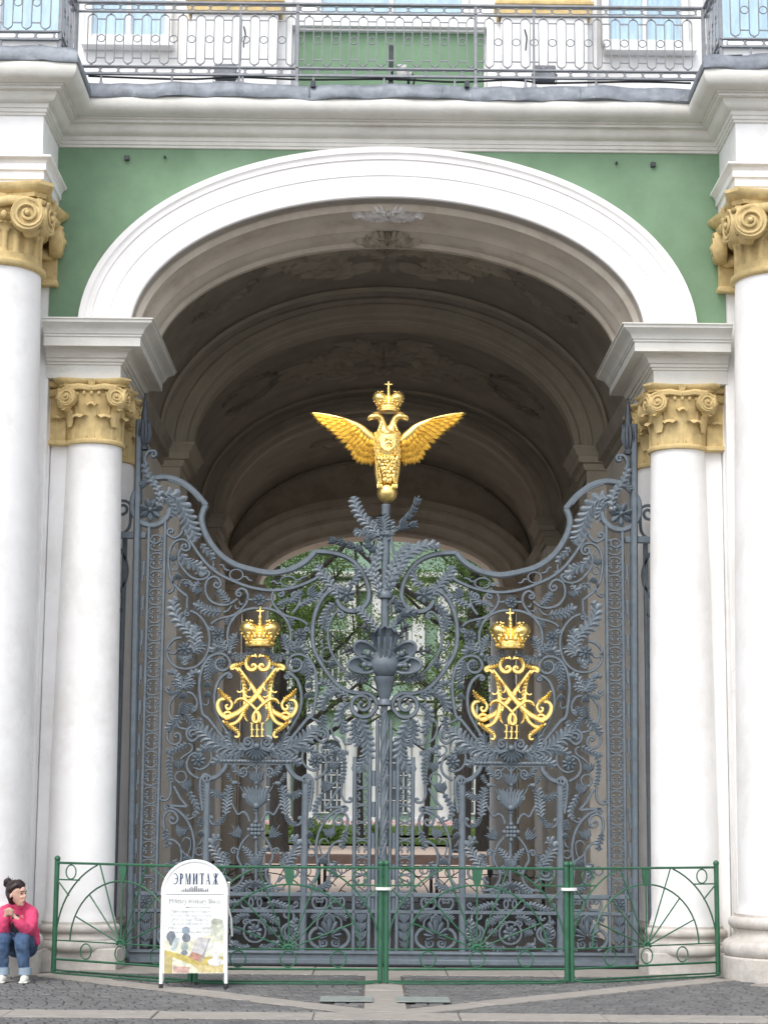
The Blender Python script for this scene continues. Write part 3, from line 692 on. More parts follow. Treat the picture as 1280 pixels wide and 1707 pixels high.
def lobe(mb, P, W, hgt, y):
    rows = []
    for i, (p, wv) in enumerate(zip(P, W)):
        a, b = P[max(i-1, 0)], P[min(i+1, len(P)-1)]; dx, dz = b[0]-a[0], b[1]-a[1]; L = hypot(dx, dz) or 1
        h = hgt*(.4+.6*min(1, wv/(max(W)+1e-9)))
        rows.append([(p[0]-dz/L*wv*k, y-h*e, p[1]+dx/L*wv*k) for k, e in ((-1, 0), (-.62, .75), (-.15, 1.0), (.15, .72), (.62, .55), (1, 0), (0, -.3))])
    mb.grid(rows, closed=True)
def leaf(spine, wdt, n=6, name='acanthus_leaf', mirror=False, side=0, y=-.012, rib=None, build=True, mb=None, rev=1.0, m=None, parent=None, tip=True):
    """acanthus leaf along a spine (photo px): scalloped blade whose lobes lean forward, ridged, with a raised midrib"""
    mb = mb or MB(); sp_ = gq(spline(spine, 6)); wm = wdt*PX*.72
    cum = [0]
    for a, b in zip(sp_, sp_[1:]): cum.append(cum[-1]+hypot(b[0]-a[0], b[1]-a[1]))
    Ltot = cum[-1] or 1e-6
    def at_(L):
        if L >= Ltot:
            p, q = sp_[-2], sp_[-1]; d = hypot(q[0]-p[0], q[1]-p[1]) or 1; e = L-Ltot
            return (q[0]+(q[0]-p[0])/d*e, q[1]+(q[1]-p[1])/d*e), ((q[0]-p[0])/d, (q[1]-p[1])/d)
        i = 0
        while i < len(sp_)-2 and cum[i+1] < L: i += 1
        p, q = sp_[i], sp_[i+1]; d = hypot(q[0]-p[0], q[1]-p[1]) or 1; f = (L-cum[i])/d
        return (p[0]+(q[0]-p[0])*f, p[1]+(q[1]-p[1])*f), ((q[0]-p[0])/d, (q[1]-p[1])/d)
    n = max(3, round(min(n*.95+1, Ltot/(.48*wm)+1))); rows_n = n*6; rows = []; ph = random.uniform(0, .3)
    thick = min(.03, .010+.05*wm)
    for j in range(rows_n+1):
        t = j/rows_n; W = wm*(.55+.45*sin(pi*(.15+.70*t)))*(1 if t < .86 else (1-.75*((t-.86)/.14)**1.5)); fr = (n*t) % 1
        sc = .40+.66*abs(sin(pi*n*t))**.7*(1+.12*sin(n*t*5.1+ph))
        if j in (0, rows_n): sc = .30
        row_ = []
        for k in (-1, -.74, -.48, -.22, 0, .22, .48, .74, 1):
            ak = abs(k); hw = W*sc*ak**1.12
            lean = 1.05*W*ak**.72*(.45+.55*sc)-.25*W*ak**3*sc
            (px_, pz_), (dx, dz) = at_(t*Ltot*.93+lean*.9)
            (bx, bz), (ex, ez) = at_(t*Ltot*.93)
            # blend: the lobe leaves along the spine and turns outward
            X = bx+ex*lean-ez*hw*(1 if k > 0 else -1 if k < 0 else 0); Z = bz+ez*lean+ex*hw*(1 if k > 0 else -1 if k < 0 else 0)
            vein = cos(2*pi*n*t-pi)*.5+.5                     # ridge along the middle of every lobe
            h = thick*(.15+.75*(1-ak)**1.3+.95*vein**1.3*(ak**.5)*(1-.75*ak)*2)*(.55+.45*W/wm)
            if k == 0: h = thick*1.75*(1-.5*t)
            row_.append((X, y-h, Z))
        row_.append((row_[7][0], y+.008, row_[7][2])); row_.append((row_[1][0], y+.008, row_[1][2]))
        rows.append(row_)
    mb.grid(rows, closed=True)
    if not build: return mb
    return put(name, mb, mirror, m, parent)
def rosette(x, y, r, n=8, name='rosette', mirror=False, disc=True, m=None, parent=None, yy=-.01):
    c = gp(x, y); R = r*PX; mb = MB()
    if disc:
        rows = [[(c[0]+R*f*cos(2*pi*i/20), yy+d, c[1]+R*f*sin(2*pi*i/20)) for i in range(20)] for f, d in ((.95, .02), (1, .01), (1, -.008), (.93, -.018), (.86, -.010), (.02, -.006))]
        mb.grid(rows, closed=True)
    for k in range(n):
        a = 2*pi*k/n+.2; P = [(c[0]+R*f*cos(a), c[1]+R*f*sin(a)) for f in (.16, .4, .62, .80, .93 if not disc else .84)]
        lobe(mb, P, [R*.08, R*.2, R*.27, R*.22, R*.07] if not disc else [R*.06, R*.14, R*.19, R*.15, R*.04], .35*R if not disc else .028, yy-.004)
    mb.ball((c[0], yy-.03 if disc else yy-.2*R-.02, c[1]), R*.18, 8, 6)
    return put(name, mb, mirror, m, parent)
def ring(x, y, r, w=2.6, name='ring', mirror=False, ry=None, t=.028):
    ry = ry or r; P = gq([(x+r*cos(2*pi*i/22), y+ry*sin(2*pi*i/22)) for i in range(22)])
    return put(name, MB().bar(P, w*PX, t, 0, closed=True), mirror)
def flame(pts, w=2.6, mirror=False): return curve(pts, w, 'flame', mirror, taper='mid', t=.025)
def bud(x, y, s, ang=0, name='bud', mirror=False, n=5):
    """small tulip / husk with n pointed petals; ang 0 opens upward"""
    mb = MB(); a0 = radians(ang); X = lambda u, v: gp(x+u*cos(a0)-v*sin(a0), y+u*sin(a0)+v*cos(a0))
    for k in range(n):
        q = (k-(n-1)/2)/((n-1)/2); P = [X(q*s*.18, s*.5), X(q*s*.55, s*.1), X(q*s*.62, -s*.35), X(q*s*.9, -s*.8)]
        lobe(mb, P, [s*PX*.18, s*PX*.26, s*PX*.2, s*PX*.03], .03, -.008)
    c = X(0, s*.55); mb.ball((c[0], -.012, c[1]), s*PX*.26, 8, 5)
    return put(name, mb, mirror)
def vbar(x0, y0, x1, y1, w, t=.045, name='upright', mirror=False, y=0): return curve([(x0, y0), (x1, y1)], w, name, mirror, t, y, sp=False)

# ---- frame bars
vbar(232.5, 700, 215.5, 1596, 11, .09, 'stile', y=.0)
vbar(248.8, 878, 230.6, 1590, 5.5, .05); vbar(275.8, 868, 257.6, 1590, 5.5, .05)
vbar(591.6, 1262, 588.6, 1588, 6, .05); vbar(616.8, 1262, 614.2, 1588, 6, .05); vbar(629.5, 1200, 626.3, 1600, 5.5, .06, 'stile')
vbar(345.5, 1300, 340.2, 1588, 10, .06, mirror=True)
for ya, w_ in ((1490.5, 7), (1518.5, 6)): curve([(226, ya), (630, ya+2)], w_, 'rail', t=.05, sp=False)
x0, z0 = gp(214, 1608); x1, z1 = gp(633, 1586)
mb = MB().box(((x0+x1)/2, 0, (z0+z1)/2), (x1-x0, .11, z1-z0), .012); mb.box(((x0+x1)/2, -.06, z0+.045), (x1-x0-.02, .05, .06), .012); mb.box(((x0+x1)/2, -.058, z1-.02), (x1-x0-.02, .04, .03), .01)
put('bottom_rail', mb)
x0, z0 = gp(214, 1613); mb = MB().box(((x0+x1)/2, 0, z0+.012), (x1-x0, .07, .03)); put('drop_bolt_rail', mb, m=M['iron_dark'])  # dark bar stands in for the shadow gap under the leaf
# ---- C-scroll border strips
def c_unit():
    mb = MB()
    for sg in (-1, 1):
        P = []
        for i in range(13):
            a = pi*i/12; P.append((.066*cos(a), sg*(.012+.068*sin(a))))
        tail = [(sgx*.066+0, 0) for sgx in (1,)]
        h_ = spline([(.030, .036), (.026, .020), (.042, .010), (.062, .020), (.068, .046), (.046, .074), (0, .084)], 4)
        path = [(x, sg*z) for x, z in h_]+[(-x, sg*z) for x, z in reversed(h_[:-1])]
        mb.bar(path, .018, .024, .004)
        for q in (-1, 1): mb.ball((q*.030, -.004, sg*.034), .013, 6, 4)
    return mb.mesh('border_scroll', IRON)
cu = c_unit()
bm = bmesh.new(); bm.from_mesh(cu); bmesh.ops.recalc_face_normals(bm, faces=bm.faces); bm.to_mesh(cu); bm.free()
for k in range(20):
    py = 905+30.1*k; X, Z = gp(262.4-(py-890)*.0268, py); link('border_scroll', cu, leafroot, (X, 0, Z))
for k in range(7):
    py = 1299+29.0*k; X, Z = gp(604.2-(py-1300)*.011, py); link('border_scroll', cu, leafroot, (X, 0, Z))
for k in range(11):                                          # hook plates between stile and border, and along the meeting stile
    py = 935+58*k; xx = 241-(py-890)*.0268; vbar(xx, py, xx-.7, py+24, 5, .03, 'hook_plate', y=.005); vbar(xx-2, py+22, xx-2.2, py+34, 3, .025, 'hook_plate', y=.002)
for k in range(5):
    py = 1285+52*k; vbar(622.5-k*.4, py, 622.3-k*.4, py+26, 6, .03, 'hook_plate', y=.005)
curve([(250, 898), (252, 903), (259, 906), (266, 903), (268, 896), (264, 893)], 3, 'scroll'); 
# ---- heavy curved top band
outer = [(270, 852), (283.4, 847), (279, 862), (266, 873), (251.6, 876), (236, 871), (224, 858), (220.6, 843.6), (224, 825), (234.4, 811), (247, 801), (262, 797), (281, 796.3), (303, 804), (323.8, 819.5), (337.5, 835), (343.5, 843)]
curve(outer[1:], 9, 'top_band', t=.06); curve([(343.5, 842), (338.5, 853), (336.2, 866), (340, 883), (347.8, 900), (360, 917.5), (375, 931), (392.5, 941.6), (420, 950), (454, 955.5), (489, 948), (512, 934), (525.5, 919.5)], 9, 'top_band', t=.06)
curve([(281, 801), (302, 809), (321, 823), (333, 837)], 2.2, 'top_fillet', t=.03, y=-.03)
curve([(525.5, 919.5), (557.5, 922.5), (585, 933), (605, 955), (615, 984), (612, 1005), (599, 1017), (582, 1019), (568, 1012), (561.5, 1000)], 7.5, 'top_band', t=.06)
rosette(251.6, 850, 22, 7, 'flower', disc=False); leaf([(252, 850), (262, 838), (266, 822), (258, 806)], 12, 5)
rosette(578, 990.5, 16, 7, 'flower', disc=False)
leaf([(269, 826), (284, 826), (298, 836), (308, 853), (316, 873), (324, 893), (335, 905)], 21, 9)
leaf([(272, 830), (283, 840), (288, 853), (284, 864)], 12, 5)
leaf([(335, 905), (343, 917), (352, 925), (356, 936)], 9, 4); flame([(353, 930), (356, 940), (355, 946), (362, 949)], 3)
# ---- second band under the top band
curve([(308, 880), (311, 890), (318.6, 904), (330.6, 922.7), (346, 941.6), (365, 957), (389, 969), (420, 980), (454, 984.6), (489, 980), (520, 968), (534, 959)], 5, 'inner_band', t=.045)
ring(394, 958.5, 11, 3, ry=9); ring(480.5, 969.5, 13, 3, ry=8.5)
for P in ([(366, 941), (372, 943), (375, 949), (383, 951)], [(405, 962), (411, 962), (415, 967), (421, 968)], [(451, 971), (457, 969), (462, 973), (468, 971)], [(493, 966), (499, 967), (504, 963), (512, 961)]): flame(P, 3.2)
# ---- curls in the outer field
curl([(307, 878), (302, 890), (291.5, 897), (282.5, 893)], (285, 886.5), 7, 4, turns=1.0)
curl([(312.5, 995), (306.6, 990), (296, 981), (286, 967), (282.5, 952), (280.8, 934.7), (283.4, 915.8), (291, 903.8), (303, 899.5), (313.4, 903), (317, 911)], (308.5, 911.5), 8, 4.2, turns=1.1)
curl([(303, 914), (298, 924), (299, 938), (306.6, 950), (317, 961), (330.6, 966.5), (342.7, 964.5), (349, 958.5)], (344, 956), 5, 4, turns=.8)
leaf([(301, 921), (309, 934), (320, 940), (331, 945), (334, 953.6), (327, 959)], 14, 6)
ring(291, 945, 6, 2.5); bud(289, 931, 8); flame([(291, 925), (294, 920), (291, 915), (293, 911)], 2.2); bud(296, 961, 8, 160); flame([(301, 965), (304, 969), (303, 974)], 2.2)
curl([(287, 962), (289, 975), (288, 984), (283, 988)], (281, 985), 4, 3.5, turns=.6)
curve([(312.6, 994), (312, 1005), (311.6, 1018)], 4, 'scroll'); curl([(311.6, 1014), (307.5, 1022)], (312, 1023), 4, 3.4, turns=-1.0, hand=-1)
# ring with spray and flower
curve([(316.5, 1018.4), (328.4, 1023.7), (340, 1035.7), (347.6, 1051.6), (349.7, 1068), (346.5, 1086), (339, 1101), (325.8, 1112), (310, 1115.5), (294, 1112), (283, 1101.8), (278.5, 1088), (281, 1076), (291, 1066), (303, 1063)], 4.2, 'scroll')
leaf([(322, 1092), (325, 1078), (322, 1063), (313, 1050), (302, 1039), (293, 1024), (290, 1009), (295, 998), (303, 994)], 17, 11)
leaf([(324, 1085), (327, 1066), (326, 1052), (332, 1042)], 15, 6); leaf([(321, 1090), (333, 1082), (341, 1070)], 11, 4)
leaf([(306, 1112), (306, 1100), (296, 1095)], 9, 4); leaf([(309, 1112), (311, 1100), (322, 1095)], 9, 4)
rosette(307.5, 1082, 13, 8, 'flower', disc=False)
curl([(297, 1083), (290, 1090), (282, 1088)], (281.5, 1084), 4, 3, turns=.7)
leaf([(304, 975), (315, 974), (322, 981), (328, 975), (335, 970)], 8, 5); curve([(299, 978), (302, 969), (312, 967), (322, 974)], 2.5, 'scroll'); bud(330, 985, 9, 10)
# scrolls between the band and the crown ring
curl([(396, 998.5), (384, 1006.5), (373.6, 1009), (363, 1007.8), (352, 1002.5), (344.4, 992), (342.4, 980), (345.7, 968), (355, 961.8), (364, 964.5), (368.5, 973)], (361.5, 974.5), 7, 4, turns=1.0)
curl([(351, 1048), (352, 1041), (360, 1034.4), (371, 1030.4), (384, 1027.7), (395, 1022.4), (404, 1014.5), (411, 1005), (413.4, 994.5), (410.5, 985.5), (403, 981.5), (396, 985)], (399, 990), 6, 4, turns=1.0, mirror=True)
curl([(352, 1040), (349, 1047)], (353.5, 1047), 4, 3.4, turns=-.9, hand=-1, mirror=True)
leaf([(384, 1006), (376, 998), (369, 990), (361, 985)], 10, 5, mirror=True); leaf([(372, 1021), (358, 1020), (344, 1017), (330, 1010), (322, 1014)], 13, 7)
curve([(372, 1021), (380, 1018), (386, 1010)], 3, 'scroll'); leaf([(384, 1027), (380, 1034), (377, 1043)], 6, 3, mirror=True)
flame([(392, 1008), (394, 1015), (399, 1013)], 3, True); flame([(399, 1002), (401, 1008), (405, 1006)], 3, True)
rosette(364, 1057.3, 11, 8, mirror=True); rosette(432.4, 999.7, 10.5, 8)
curve([(412, 1000), (422, 1000)], 3.5, 'tie', sp=False); curve([(443, 1000), (452, 1000.5)], 3.5, 'tie', sp=False)
# ring about the crown
curve([(383, 1088), (381.5, 1079.5), (379.4, 1066), (380, 1053), (384, 1039.7), (393.5, 1026.4), (406.8, 1018.2), (420, 1014.8), (431.5, 1014.2)], 4.6, 'crown_ring', mirror=True)
leaf([(384, 1089), (393.5, 1094.5), (405, 1095.5), (414, 1091), (416, 1084), (411, 1082)], 11, 6, mirror=True, side=-1); leaf([(384, 1087), (387, 1075), (391, 1065), (398, 1061)], 12, 5, mirror=True)
leaf([(381, 1086), (370, 1080), (361, 1080), (352, 1090)], 12, 5, mirror=True); leaf([(380, 1084), (373, 1074), (364, 1070), (354, 1071)], 9, 4, mirror=True)
put('knot', MB().ball((gp(383, 1089)[0], -.02, gp(383, 1089)[1]), .03, 10, 6), True)
# scroll and shield frame round the monogram
curl([(375, 1233), (368, 1225), (357.6, 1211.6), (347, 1198), (338.5, 1191), (335, 1173), (332.6, 1146.6), (334, 1128), (338.5, 1112), (346, 1099.5), (356, 1092), (368, 1090), (379, 1095), (384, 1105)], (369.5, 1106), 15, 5, turns=1.25, mirror=True, t=.045)
rosette(369.5, 1106, 7, 6, mirror=True); leaf([(356, 1096), (350, 1108), (347, 1122), (346, 1136)], 10, 6, mirror=True); leaf([(352, 1104), (354, 1115), (361, 1123)], 7, 4, mirror=True)
curl([(381.6, 1226), (376, 1217), (367, 1201), (360, 1185), (357.6, 1166.5), (359.5, 1149), (365, 1134.6), (374, 1125.4), (381, 1122.5), (386, 1126)], (382.5, 1127.5), 4, 5, turns=.9, mirror=True, t=.045)
bud(346, 1141, 8, 180, 'husk', True); bud(346.5, 1158, 8, 180, 'husk', True); flame([(347, 1164), (347.5, 1173), (342, 1176), (338, 1172)], 2.4, True)
# ornaments in the outer side field
for sg in (-1, 1):
    leaf([(306.5, 1150), (306.5+sg*7, 1137), (306.5+sg*13, 1125), (306.5+sg*23, 1121), (306.5+sg*27, 1127)], 9, 6)
    leaf([(306.5, 1149), (306.5+sg*4, 1138), (306.5+sg*3, 1126)], 7, 4)
    leaf([(306.5, 1150), (306.5+sg*13, 1142), (306.5+sg*18, 1133)], 7, 4)
curl([(303, 1152), (292, 1155), (283, 1156), (277.5, 1151)], (281, 1148.5), 4, 4, turns=.7); leaf([(303, 1152), (291, 1156), (281, 1157)], 7, 4)
curve([(300, 1154), (290, 1162), (282.5, 1175), (283, 1192), (289, 1202)], 4, 'scroll'); curve([(311, 1154), (322, 1158), (328.6, 1170), (327, 1182), (320, 1188)], 4, 'scroll')
bud(306, 1160, 8, 180, 'husk'); leaf([(306, 1168), (306, 1180), (304, 1192)], 12, 5)
leaf([(303, 1190), (296, 1201), (286, 1209), (280, 1222)], 12, 6); leaf([(308, 1190), (315, 1198), (322, 1204), (332, 1203), (334, 1196)], 11, 6); leaf([(313, 1172), (320, 1181), (324, 1178)], 8, 4)
curl([(284.6, 1208), (279, 1222), (281, 1236), (292, 1242), (301, 1236), (301, 1227)], (294, 1228), 6, 4, turns=.7)
curve([(292, 1210), (301, 1214), (311, 1216)], 3.5, 'scroll')
# great acanthus spray under the monogram, shell, cabled bar
leaf([(417, 1249), (396, 1251), (378, 1248), (360, 1239.5), (344, 1226), (331, 1216), (321, 1212.5)], 20, 11, mirror=True, rib=5)
leaf([(412, 1250), (396, 1257), (380, 1262), (362, 1268), (352, 1278)], 12, 8, mirror=True); leaf([(398, 1250), (386, 1240), (383, 1228), (389, 1221)], 13, 6, mirror=True); leaf([(374, 1247), (352, 1246), (338, 1250), (333, 1262)], 11, 7, mirror=True)
curl([(331, 1215.6), (320, 1211.5), (312, 1218), (312, 1229), (320, 1236), (329, 1231)], (321, 1224.5), 8, 4.5, turns=1.0, mirror=True)
curl([(398, 1251), (412, 1250), (421, 1244), (421.5, 1235)], (413.5, 1237.5), 8, 5, turns=1.2, mirror=True, t=.05)
mb = MB(); c = gp(428.5, 1246)
for k in range(9):
    a = radians(200+k*17.5); P = [(c[0]+PX*r*cos(a), c[1]+PX*r*sin(a)*1.0) for r in (3, 9, 15, 20, 23)]
    lobe(mb, P, [PX*1.2, PX*2.4, PX*3.4, PX*3.6, PX*1.4], .05, -.03)
mb.ball((c[0], -.05, c[1]+.01), .035, 10, 6); put('shell', mb)
mb = MB(); x0, z0 = gp(368, 1269); x1, z1 = gp(489, 1270)
P = [(x0+(x1-x0)*i/40, -.02, z0) for i in range(41)]; mb.tube(P, .017, 8)
for ph in (0, pi):
    mb.tube([(x0+(x1-x0)*i/120, -.02+.012*sin(i*.55+ph), z0+.012*cos(i*.55+ph)) for i in range(121)], .011, 5)
mb.box(((x0+x1)/2, 0, z0-.03), (x1-x0-.04, .04, .014)); put('cabled_bar', mb)
# flowers in spirals on both sides of the lower field
rosette(331, 1267.5, 13, 8, 'flower', mirror=True, disc=False)
curve([(349.7, 1247.5), (352.5, 1258), (351, 1270), (343.5, 1279), (333, 1283), (323, 1279.5)], 4, 'scroll', True)
curve([(328, 1255), (317, 1260), (311.5, 1272.7), (313.5, 1284), (320, 1292), (331, 1298)], 4.2, 'scroll', True)
leaf([(314, 1239), (300, 1246.5), (287, 1252), (273, 1253)], 8, 6, mirror=True); curve([(314, 1240), (320, 1243), (319.5, 1252), (308, 1260), (301, 1266)], 3, 'scroll', True); bud(298.5, 1275, 11, 0, mirror=True)
leaf([(288, 1252), (283, 1266), (282.5, 1284), (285, 1300), (291, 1309)], 7, 8, mirror=True)
curl([(282, 1290), (284.6, 1308), (284.6, 1323), (279, 1333.5), (271, 1335)], (271, 1330), 4, 3.6, turns=.6, mirror=True)
ring(301.5, 1295.6, 9.5, 3.2, mirror=True)
curve([(289.5, 1311), (302, 1333.7), (312.5, 1345.5)], 4.2, 'scroll', True, sp=False); curve([(312.5, 1345.5), (290, 1344), (277.5, 1342.5)], 4.2, 'scroll', True, sp=False); curl([(283, 1343), (276.5, 1343)], (278, 1347), 4, 3.5, turns=-.8, hand=-1, mirror=True)
curve([(283, 1346), (296.6, 1352), (310, 1365.6), (319, 1383), (323.6, 1403), (323, 1422.7), (320.5, 1440), (321, 1456), (328, 1470), (340, 1480)], 4.4, 'scroll', True)
bud(311, 1311, 12, -20, 'mask', True, 6); leaf([(314, 1318), (321, 1331), (327, 1344), (326, 1356), (319, 1363)], 8, 6, mirror=True); curl([(327, 1346), (327, 1358), (318, 1365.5)], (314.5, 1361), 4, 3, turns=.6, mirror=True)
curl([(281, 1398), (275, 1385), (272.6, 1372), (274, 1360), (281, 1352.5), (290, 1354), (296, 1362)], (287.5, 1366.5), 7, 4, turns=1.0, mirror=True)
leaf([(275, 1380), (277, 1393), (281, 1404), (276, 1414)], 9, 5, mirror=True); curve([(281, 1398), (294, 1404), (301, 1414), (302.5, 1430), (299.5, 1446), (300, 1462), (310, 1474), (322, 1479)], 3.8, 'scroll', True)
bud(302, 1387, 12, 15, 'tulip', True); flame([(294, 1374), (297, 1380), (300, 1383)], 2.4, True); curve([(300, 1412), (306, 1422), (312.5, 1425), (318, 1412), (317, 1400), (309, 1397), (304, 1403)], 2.3, 'scroll', True); bud(312.5, 1433, 10, 180, 'tulip', True); ring(332, 1420, 6.5, 2.6, mirror=True)
leaf([(286, 1434), (292, 1440), (293, 1452), (287, 1462)], 9, 5, mirror=True); leaf([(335, 1480), (318, 1480), (304, 1474), (296, 1466)], 9, 7, mirror=True); ring(279, 1447, 7, 2.8, mirror=True)
# scrolls heading the two uprights, arc to the cabled bar
curl([(338, 1352), (335, 1330), (334, 1310), (335, 1299), (342, 1291), (351, 1296)], (343.5, 1298), 8, 4.5, turns=1.1, mirror=True, t=.06)
leaf([(336, 1300), (336, 1318), (339, 1336), (337, 1350)], 8, 7, mirror=True, side=-1); curve([(352, 1299), (363, 1294), (373.6, 1283), (378, 1272.5)], 7, 'brace', True, t=.05)
leaf([(336, 1360), (333, 1374), (327, 1376)], 7, 4, mirror=True); bud(336, 1390, 8, 180, 'husk', True); flame([(337, 1398), (334, 1406), (330, 1408)], 3, True)
# centre of the lower field: vases, bosses, birds
vbar(427.9, 1273, 426.4, 1500, 4.5, .04, 'rod')
bud(427.6, 1297, 15, 0, 'calyx', n=5); bud(427.3, 1331, 24, 0, 'calyx', n=7)
curl([(420, 1337), (413, 1329), (407, 1330)], (408.5, 1326.5), 4, 4, turns=.7, mirror=True)
mb = MB()
for px, py, r in ((427, 1351, 5), (427, 1357, 3.6)): c = gp(px, py); mb.ball((c[0], 0, c[1]), r*PX, 12, 7, sz=.6)
put('knop', mb)
mb = MB(); c = gp(426.3, 1384)
for i in range(-2, 3):
    for j in range(-2, 3):
        if abs(i)+abs(j) <= 2: mb.ball((c[0]+i*.036, -.02, c[1]+j*.04), .025, 8, 5)
put('boss', mb)
curl([(397.5, 1288), (404, 1295.5), (411, 1291), (411, 1283)], (405.5, 1287), 6, 3.6, turns=.9, mirror=True); leaf([(404, 1292), (396, 1288), (391, 1281), (384, 1279)], 8, 5, mirror=True); curve([(411, 1283), (419, 1276), (426, 1282)], 3, 'scroll', True)
leaf([(376, 1362), (378, 1346), (380, 1330), (383, 1317), (389, 1308)], 12, 8, 'bird', mirror=True, rib=5)
mb = MB(); 
for (px, py, r) in ((390, 1306, 4.2), (394, 1305.5, 3.2), (398.5, 1307, 1.8)): c = gp(px, py); mb.ball((c[0], -.03, c[1]), r*PX, 8, 6)
put('bird_head', mb, True)
leaf([(388, 1304), (383, 1297), (379, 1288)], 6, 4, 'crest', mirror=True); leaf([(380, 1325), (368, 1326), (357, 1322), (353, 1315)], 9, 6, 'wing', mirror=True)
curl([(379, 1345), (376, 1361), (366, 1374), (354, 1374), (349.5, 1366)], (353, 1364), 4, 4, turns=.6, mirror=True); leaf([(377, 1358), (368, 1370), (357, 1374)], 7, 5, mirror=True); flame([(399, 1309), (404, 1318), (408, 1323)], 2, True)
curve([(383, 1334), (390, 1347), (396.5, 1358), (405, 1354), (412, 1359), (416, 1370)], 3.6, 'scroll', True)
bud(395, 1390, 12, -40, 'tulip', True); flame([(386, 1375), (390, 1382)], 3, True)
curve([(415, 1392), (404, 1405), (397.5, 1420), (396, 1431), (401.5, 1443), (406, 1456), (402, 1470), (390, 1480), (374, 1482)], 4, 'scroll', True); curl([(398, 1418), (391, 1414)], (390, 1419.5), 4, 3.4, turns=-.9, hand=-1, mirror=True)
leaf([(378, 1448), (368, 1432), (359, 1418), (355, 1408), (362, 1398), (371, 1398)], 14, 8, mirror=True); leaf([(382, 1446), (377, 1432), (378, 1420)], 10, 5, mirror=True)
curl([(386, 1470), (376, 1462), (362, 1463), (353, 1455), (356, 1443), (368, 1441)], (366, 1451), 9, 4, turns=1.0, mirror=True)
leaf([(425, 1438), (416, 1425), (407, 1416), (402, 1417)], 8, 5, mirror=True); bud(426, 1437, 14, 0, 'calyx', n=7); curl([(424, 1446), (412, 1441), (407, 1446)], (411, 1449), 4, 3, turns=.8, mirror=True)
leaf([(424, 1470), (412, 1474), (398, 1484), (386, 1486)], 9, 6, mirror=True); bud(425.5, 1474, 9, 180, 'husk'); curl([(423, 1480), (414, 1479), (411, 1485)], (415, 1486), 3.5, 3, turns=.7, mirror=True)
# ---- narrow frieze between the two rails
for k in (-1, 0, 1): ring(425.5+k*14, 1505, 10.5, 3.6)
leaf([(404, 1506), (390, 1505), (376, 1509), (362, 1513), (354, 1509)], 8, 7, mirror=True); curl([(372, 1511), (360, 1513), (352, 1510)], (355, 1506), 4, 3, turns=.7, mirror=True)
for k in range(2):
    for xx in (533+k*29,):
        curve([(xx-4, 1500), (xx-9, 1497), (xx-12, 1505), (xx-8, 1514), (xx, 1515), (xx+8, 1514), (xx+12, 1505), (xx+9, 1497), (xx+4, 1500)], 3.6, 'scroll', True); curl([(xx-6, 1497), (xx-1, 1499)], (xx-4, 1502), 3, 2.6, turns=.7, mirror=True); curl([(xx+6, 1497), (xx+1, 1499)], (xx+4, 1502), 3, 2.6, turns=-.7, mirror=True)
rosette(602.3, 1505, 10, 8); rosette(243, 1503, 10, 8)
# ---- bottom panels
ring(424.5, 1553, 18.5, 4); rosette(424.5, 1553, 13.5, 8, 'flower', disc=False)
for sg in (-1, 1):
    leaf([(424.5+sg*6, 1527), (424.5+sg*20, 1527), (424.5+sg*34, 1535), (424.5+sg*42, 1530)], 9, 7); leaf([(424.5+sg*6, 1578), (424.5+sg*20, 1580), (424.5+sg*34, 1574), (424.5+sg*42, 1580)], 8, 7)
    curve([(424.5+sg*25, 1537), (424.5+sg*41, 1537), (424.5+sg*41, 1548)], 3.5, 'fret', sp=False); curve([(424.5+sg*41, 1560), (424.5+sg*41, 1571), (424.5+sg*27, 1571)], 3.5, 'fret', sp=False)
    leaf([(424.5+sg*40, 1553), (424.5+sg*32, 1552), (424.5+sg*22, 1553)], 9, 4); curl([(424.5+sg*6, 1541), (424.5+sg*11, 1533), (424.5+sg*18, 1535)], (424.5+sg*14, 1538), 4, 3, turns=.7*sg)
    curl([(424.5+sg*70, 1574), (424.5+sg*48, 1562), (424.5+sg*46, 1548), (424.5+sg*60, 1538)], (424.5+sg*55, 1527), 8, 4, turns=1.1*(-sg), hand=-sg); ring(424.5+sg*62, 1553, 12, 3.5)
    leaf([(424.5+sg*60, 1570), (424.5+sg*66, 1555), (424.5+sg*66, 1540), (424.5+sg*74, 1530)], 9, 7); rosette(424.5+sg*62, 1553, 7, 6); leaf([(424.5+sg*50, 1578), (424.5+sg*62, 1582), (424.5+sg*74, 1576)], 7, 5)
def palmette(cx, cy, name='palmette', mirror=True):
    mb = MB(); c = gp(cx, cy)
    for k in range(9):
        a = radians(-20+k*27.5); ln = (16, 19, 22, 25, 27, 25, 22, 19, 16)[k]*PX
        P = [(c[0]+ln*f*cos(a)*1.05, c[1]+ln*f*sin(a)) for f in (.18, .4, .65, .88, 1)]
        lobe(mb, P, [ln*.07, ln*.12, ln*.16, ln*.14, ln*.04], .05, -.02)
    put(name, mb, mirror)
palmette(549, 1560)
curve([(532, 1582), (520, 1574), (516, 1562), (522, 1551), (532, 1547)], 5, 'scroll', True); curve([(566, 1582), (578, 1574), (582, 1562), (576, 1551), (566, 1547)], 5, 'scroll', True)
for sg in (-1, 1): curl([(549+sg*16, 1568), (549+sg*14, 1578), (549+sg*6, 1577)], (549+sg*10, 1572), 5, 4, turns=.8*sg, mirror=True); leaf([(549+sg*6, 1524), (549+sg*18, 1526), (549+sg*30, 1533)], 8, 5, mirror=True); curve([(549+sg*8, 1526), (549+sg*19, 1534), (549+sg*20, 1547)], 3.6, 'scroll', True)
bud(549, 1531, 12, 180, 'calyx', True)
for xx in (602, 243.5):
    for k, yy in enumerate((1530, 1545, 1560, 1575)): bud(xx-(.3*k), yy, 12 if k < 3 else 9, 0, 'husk', n=5)

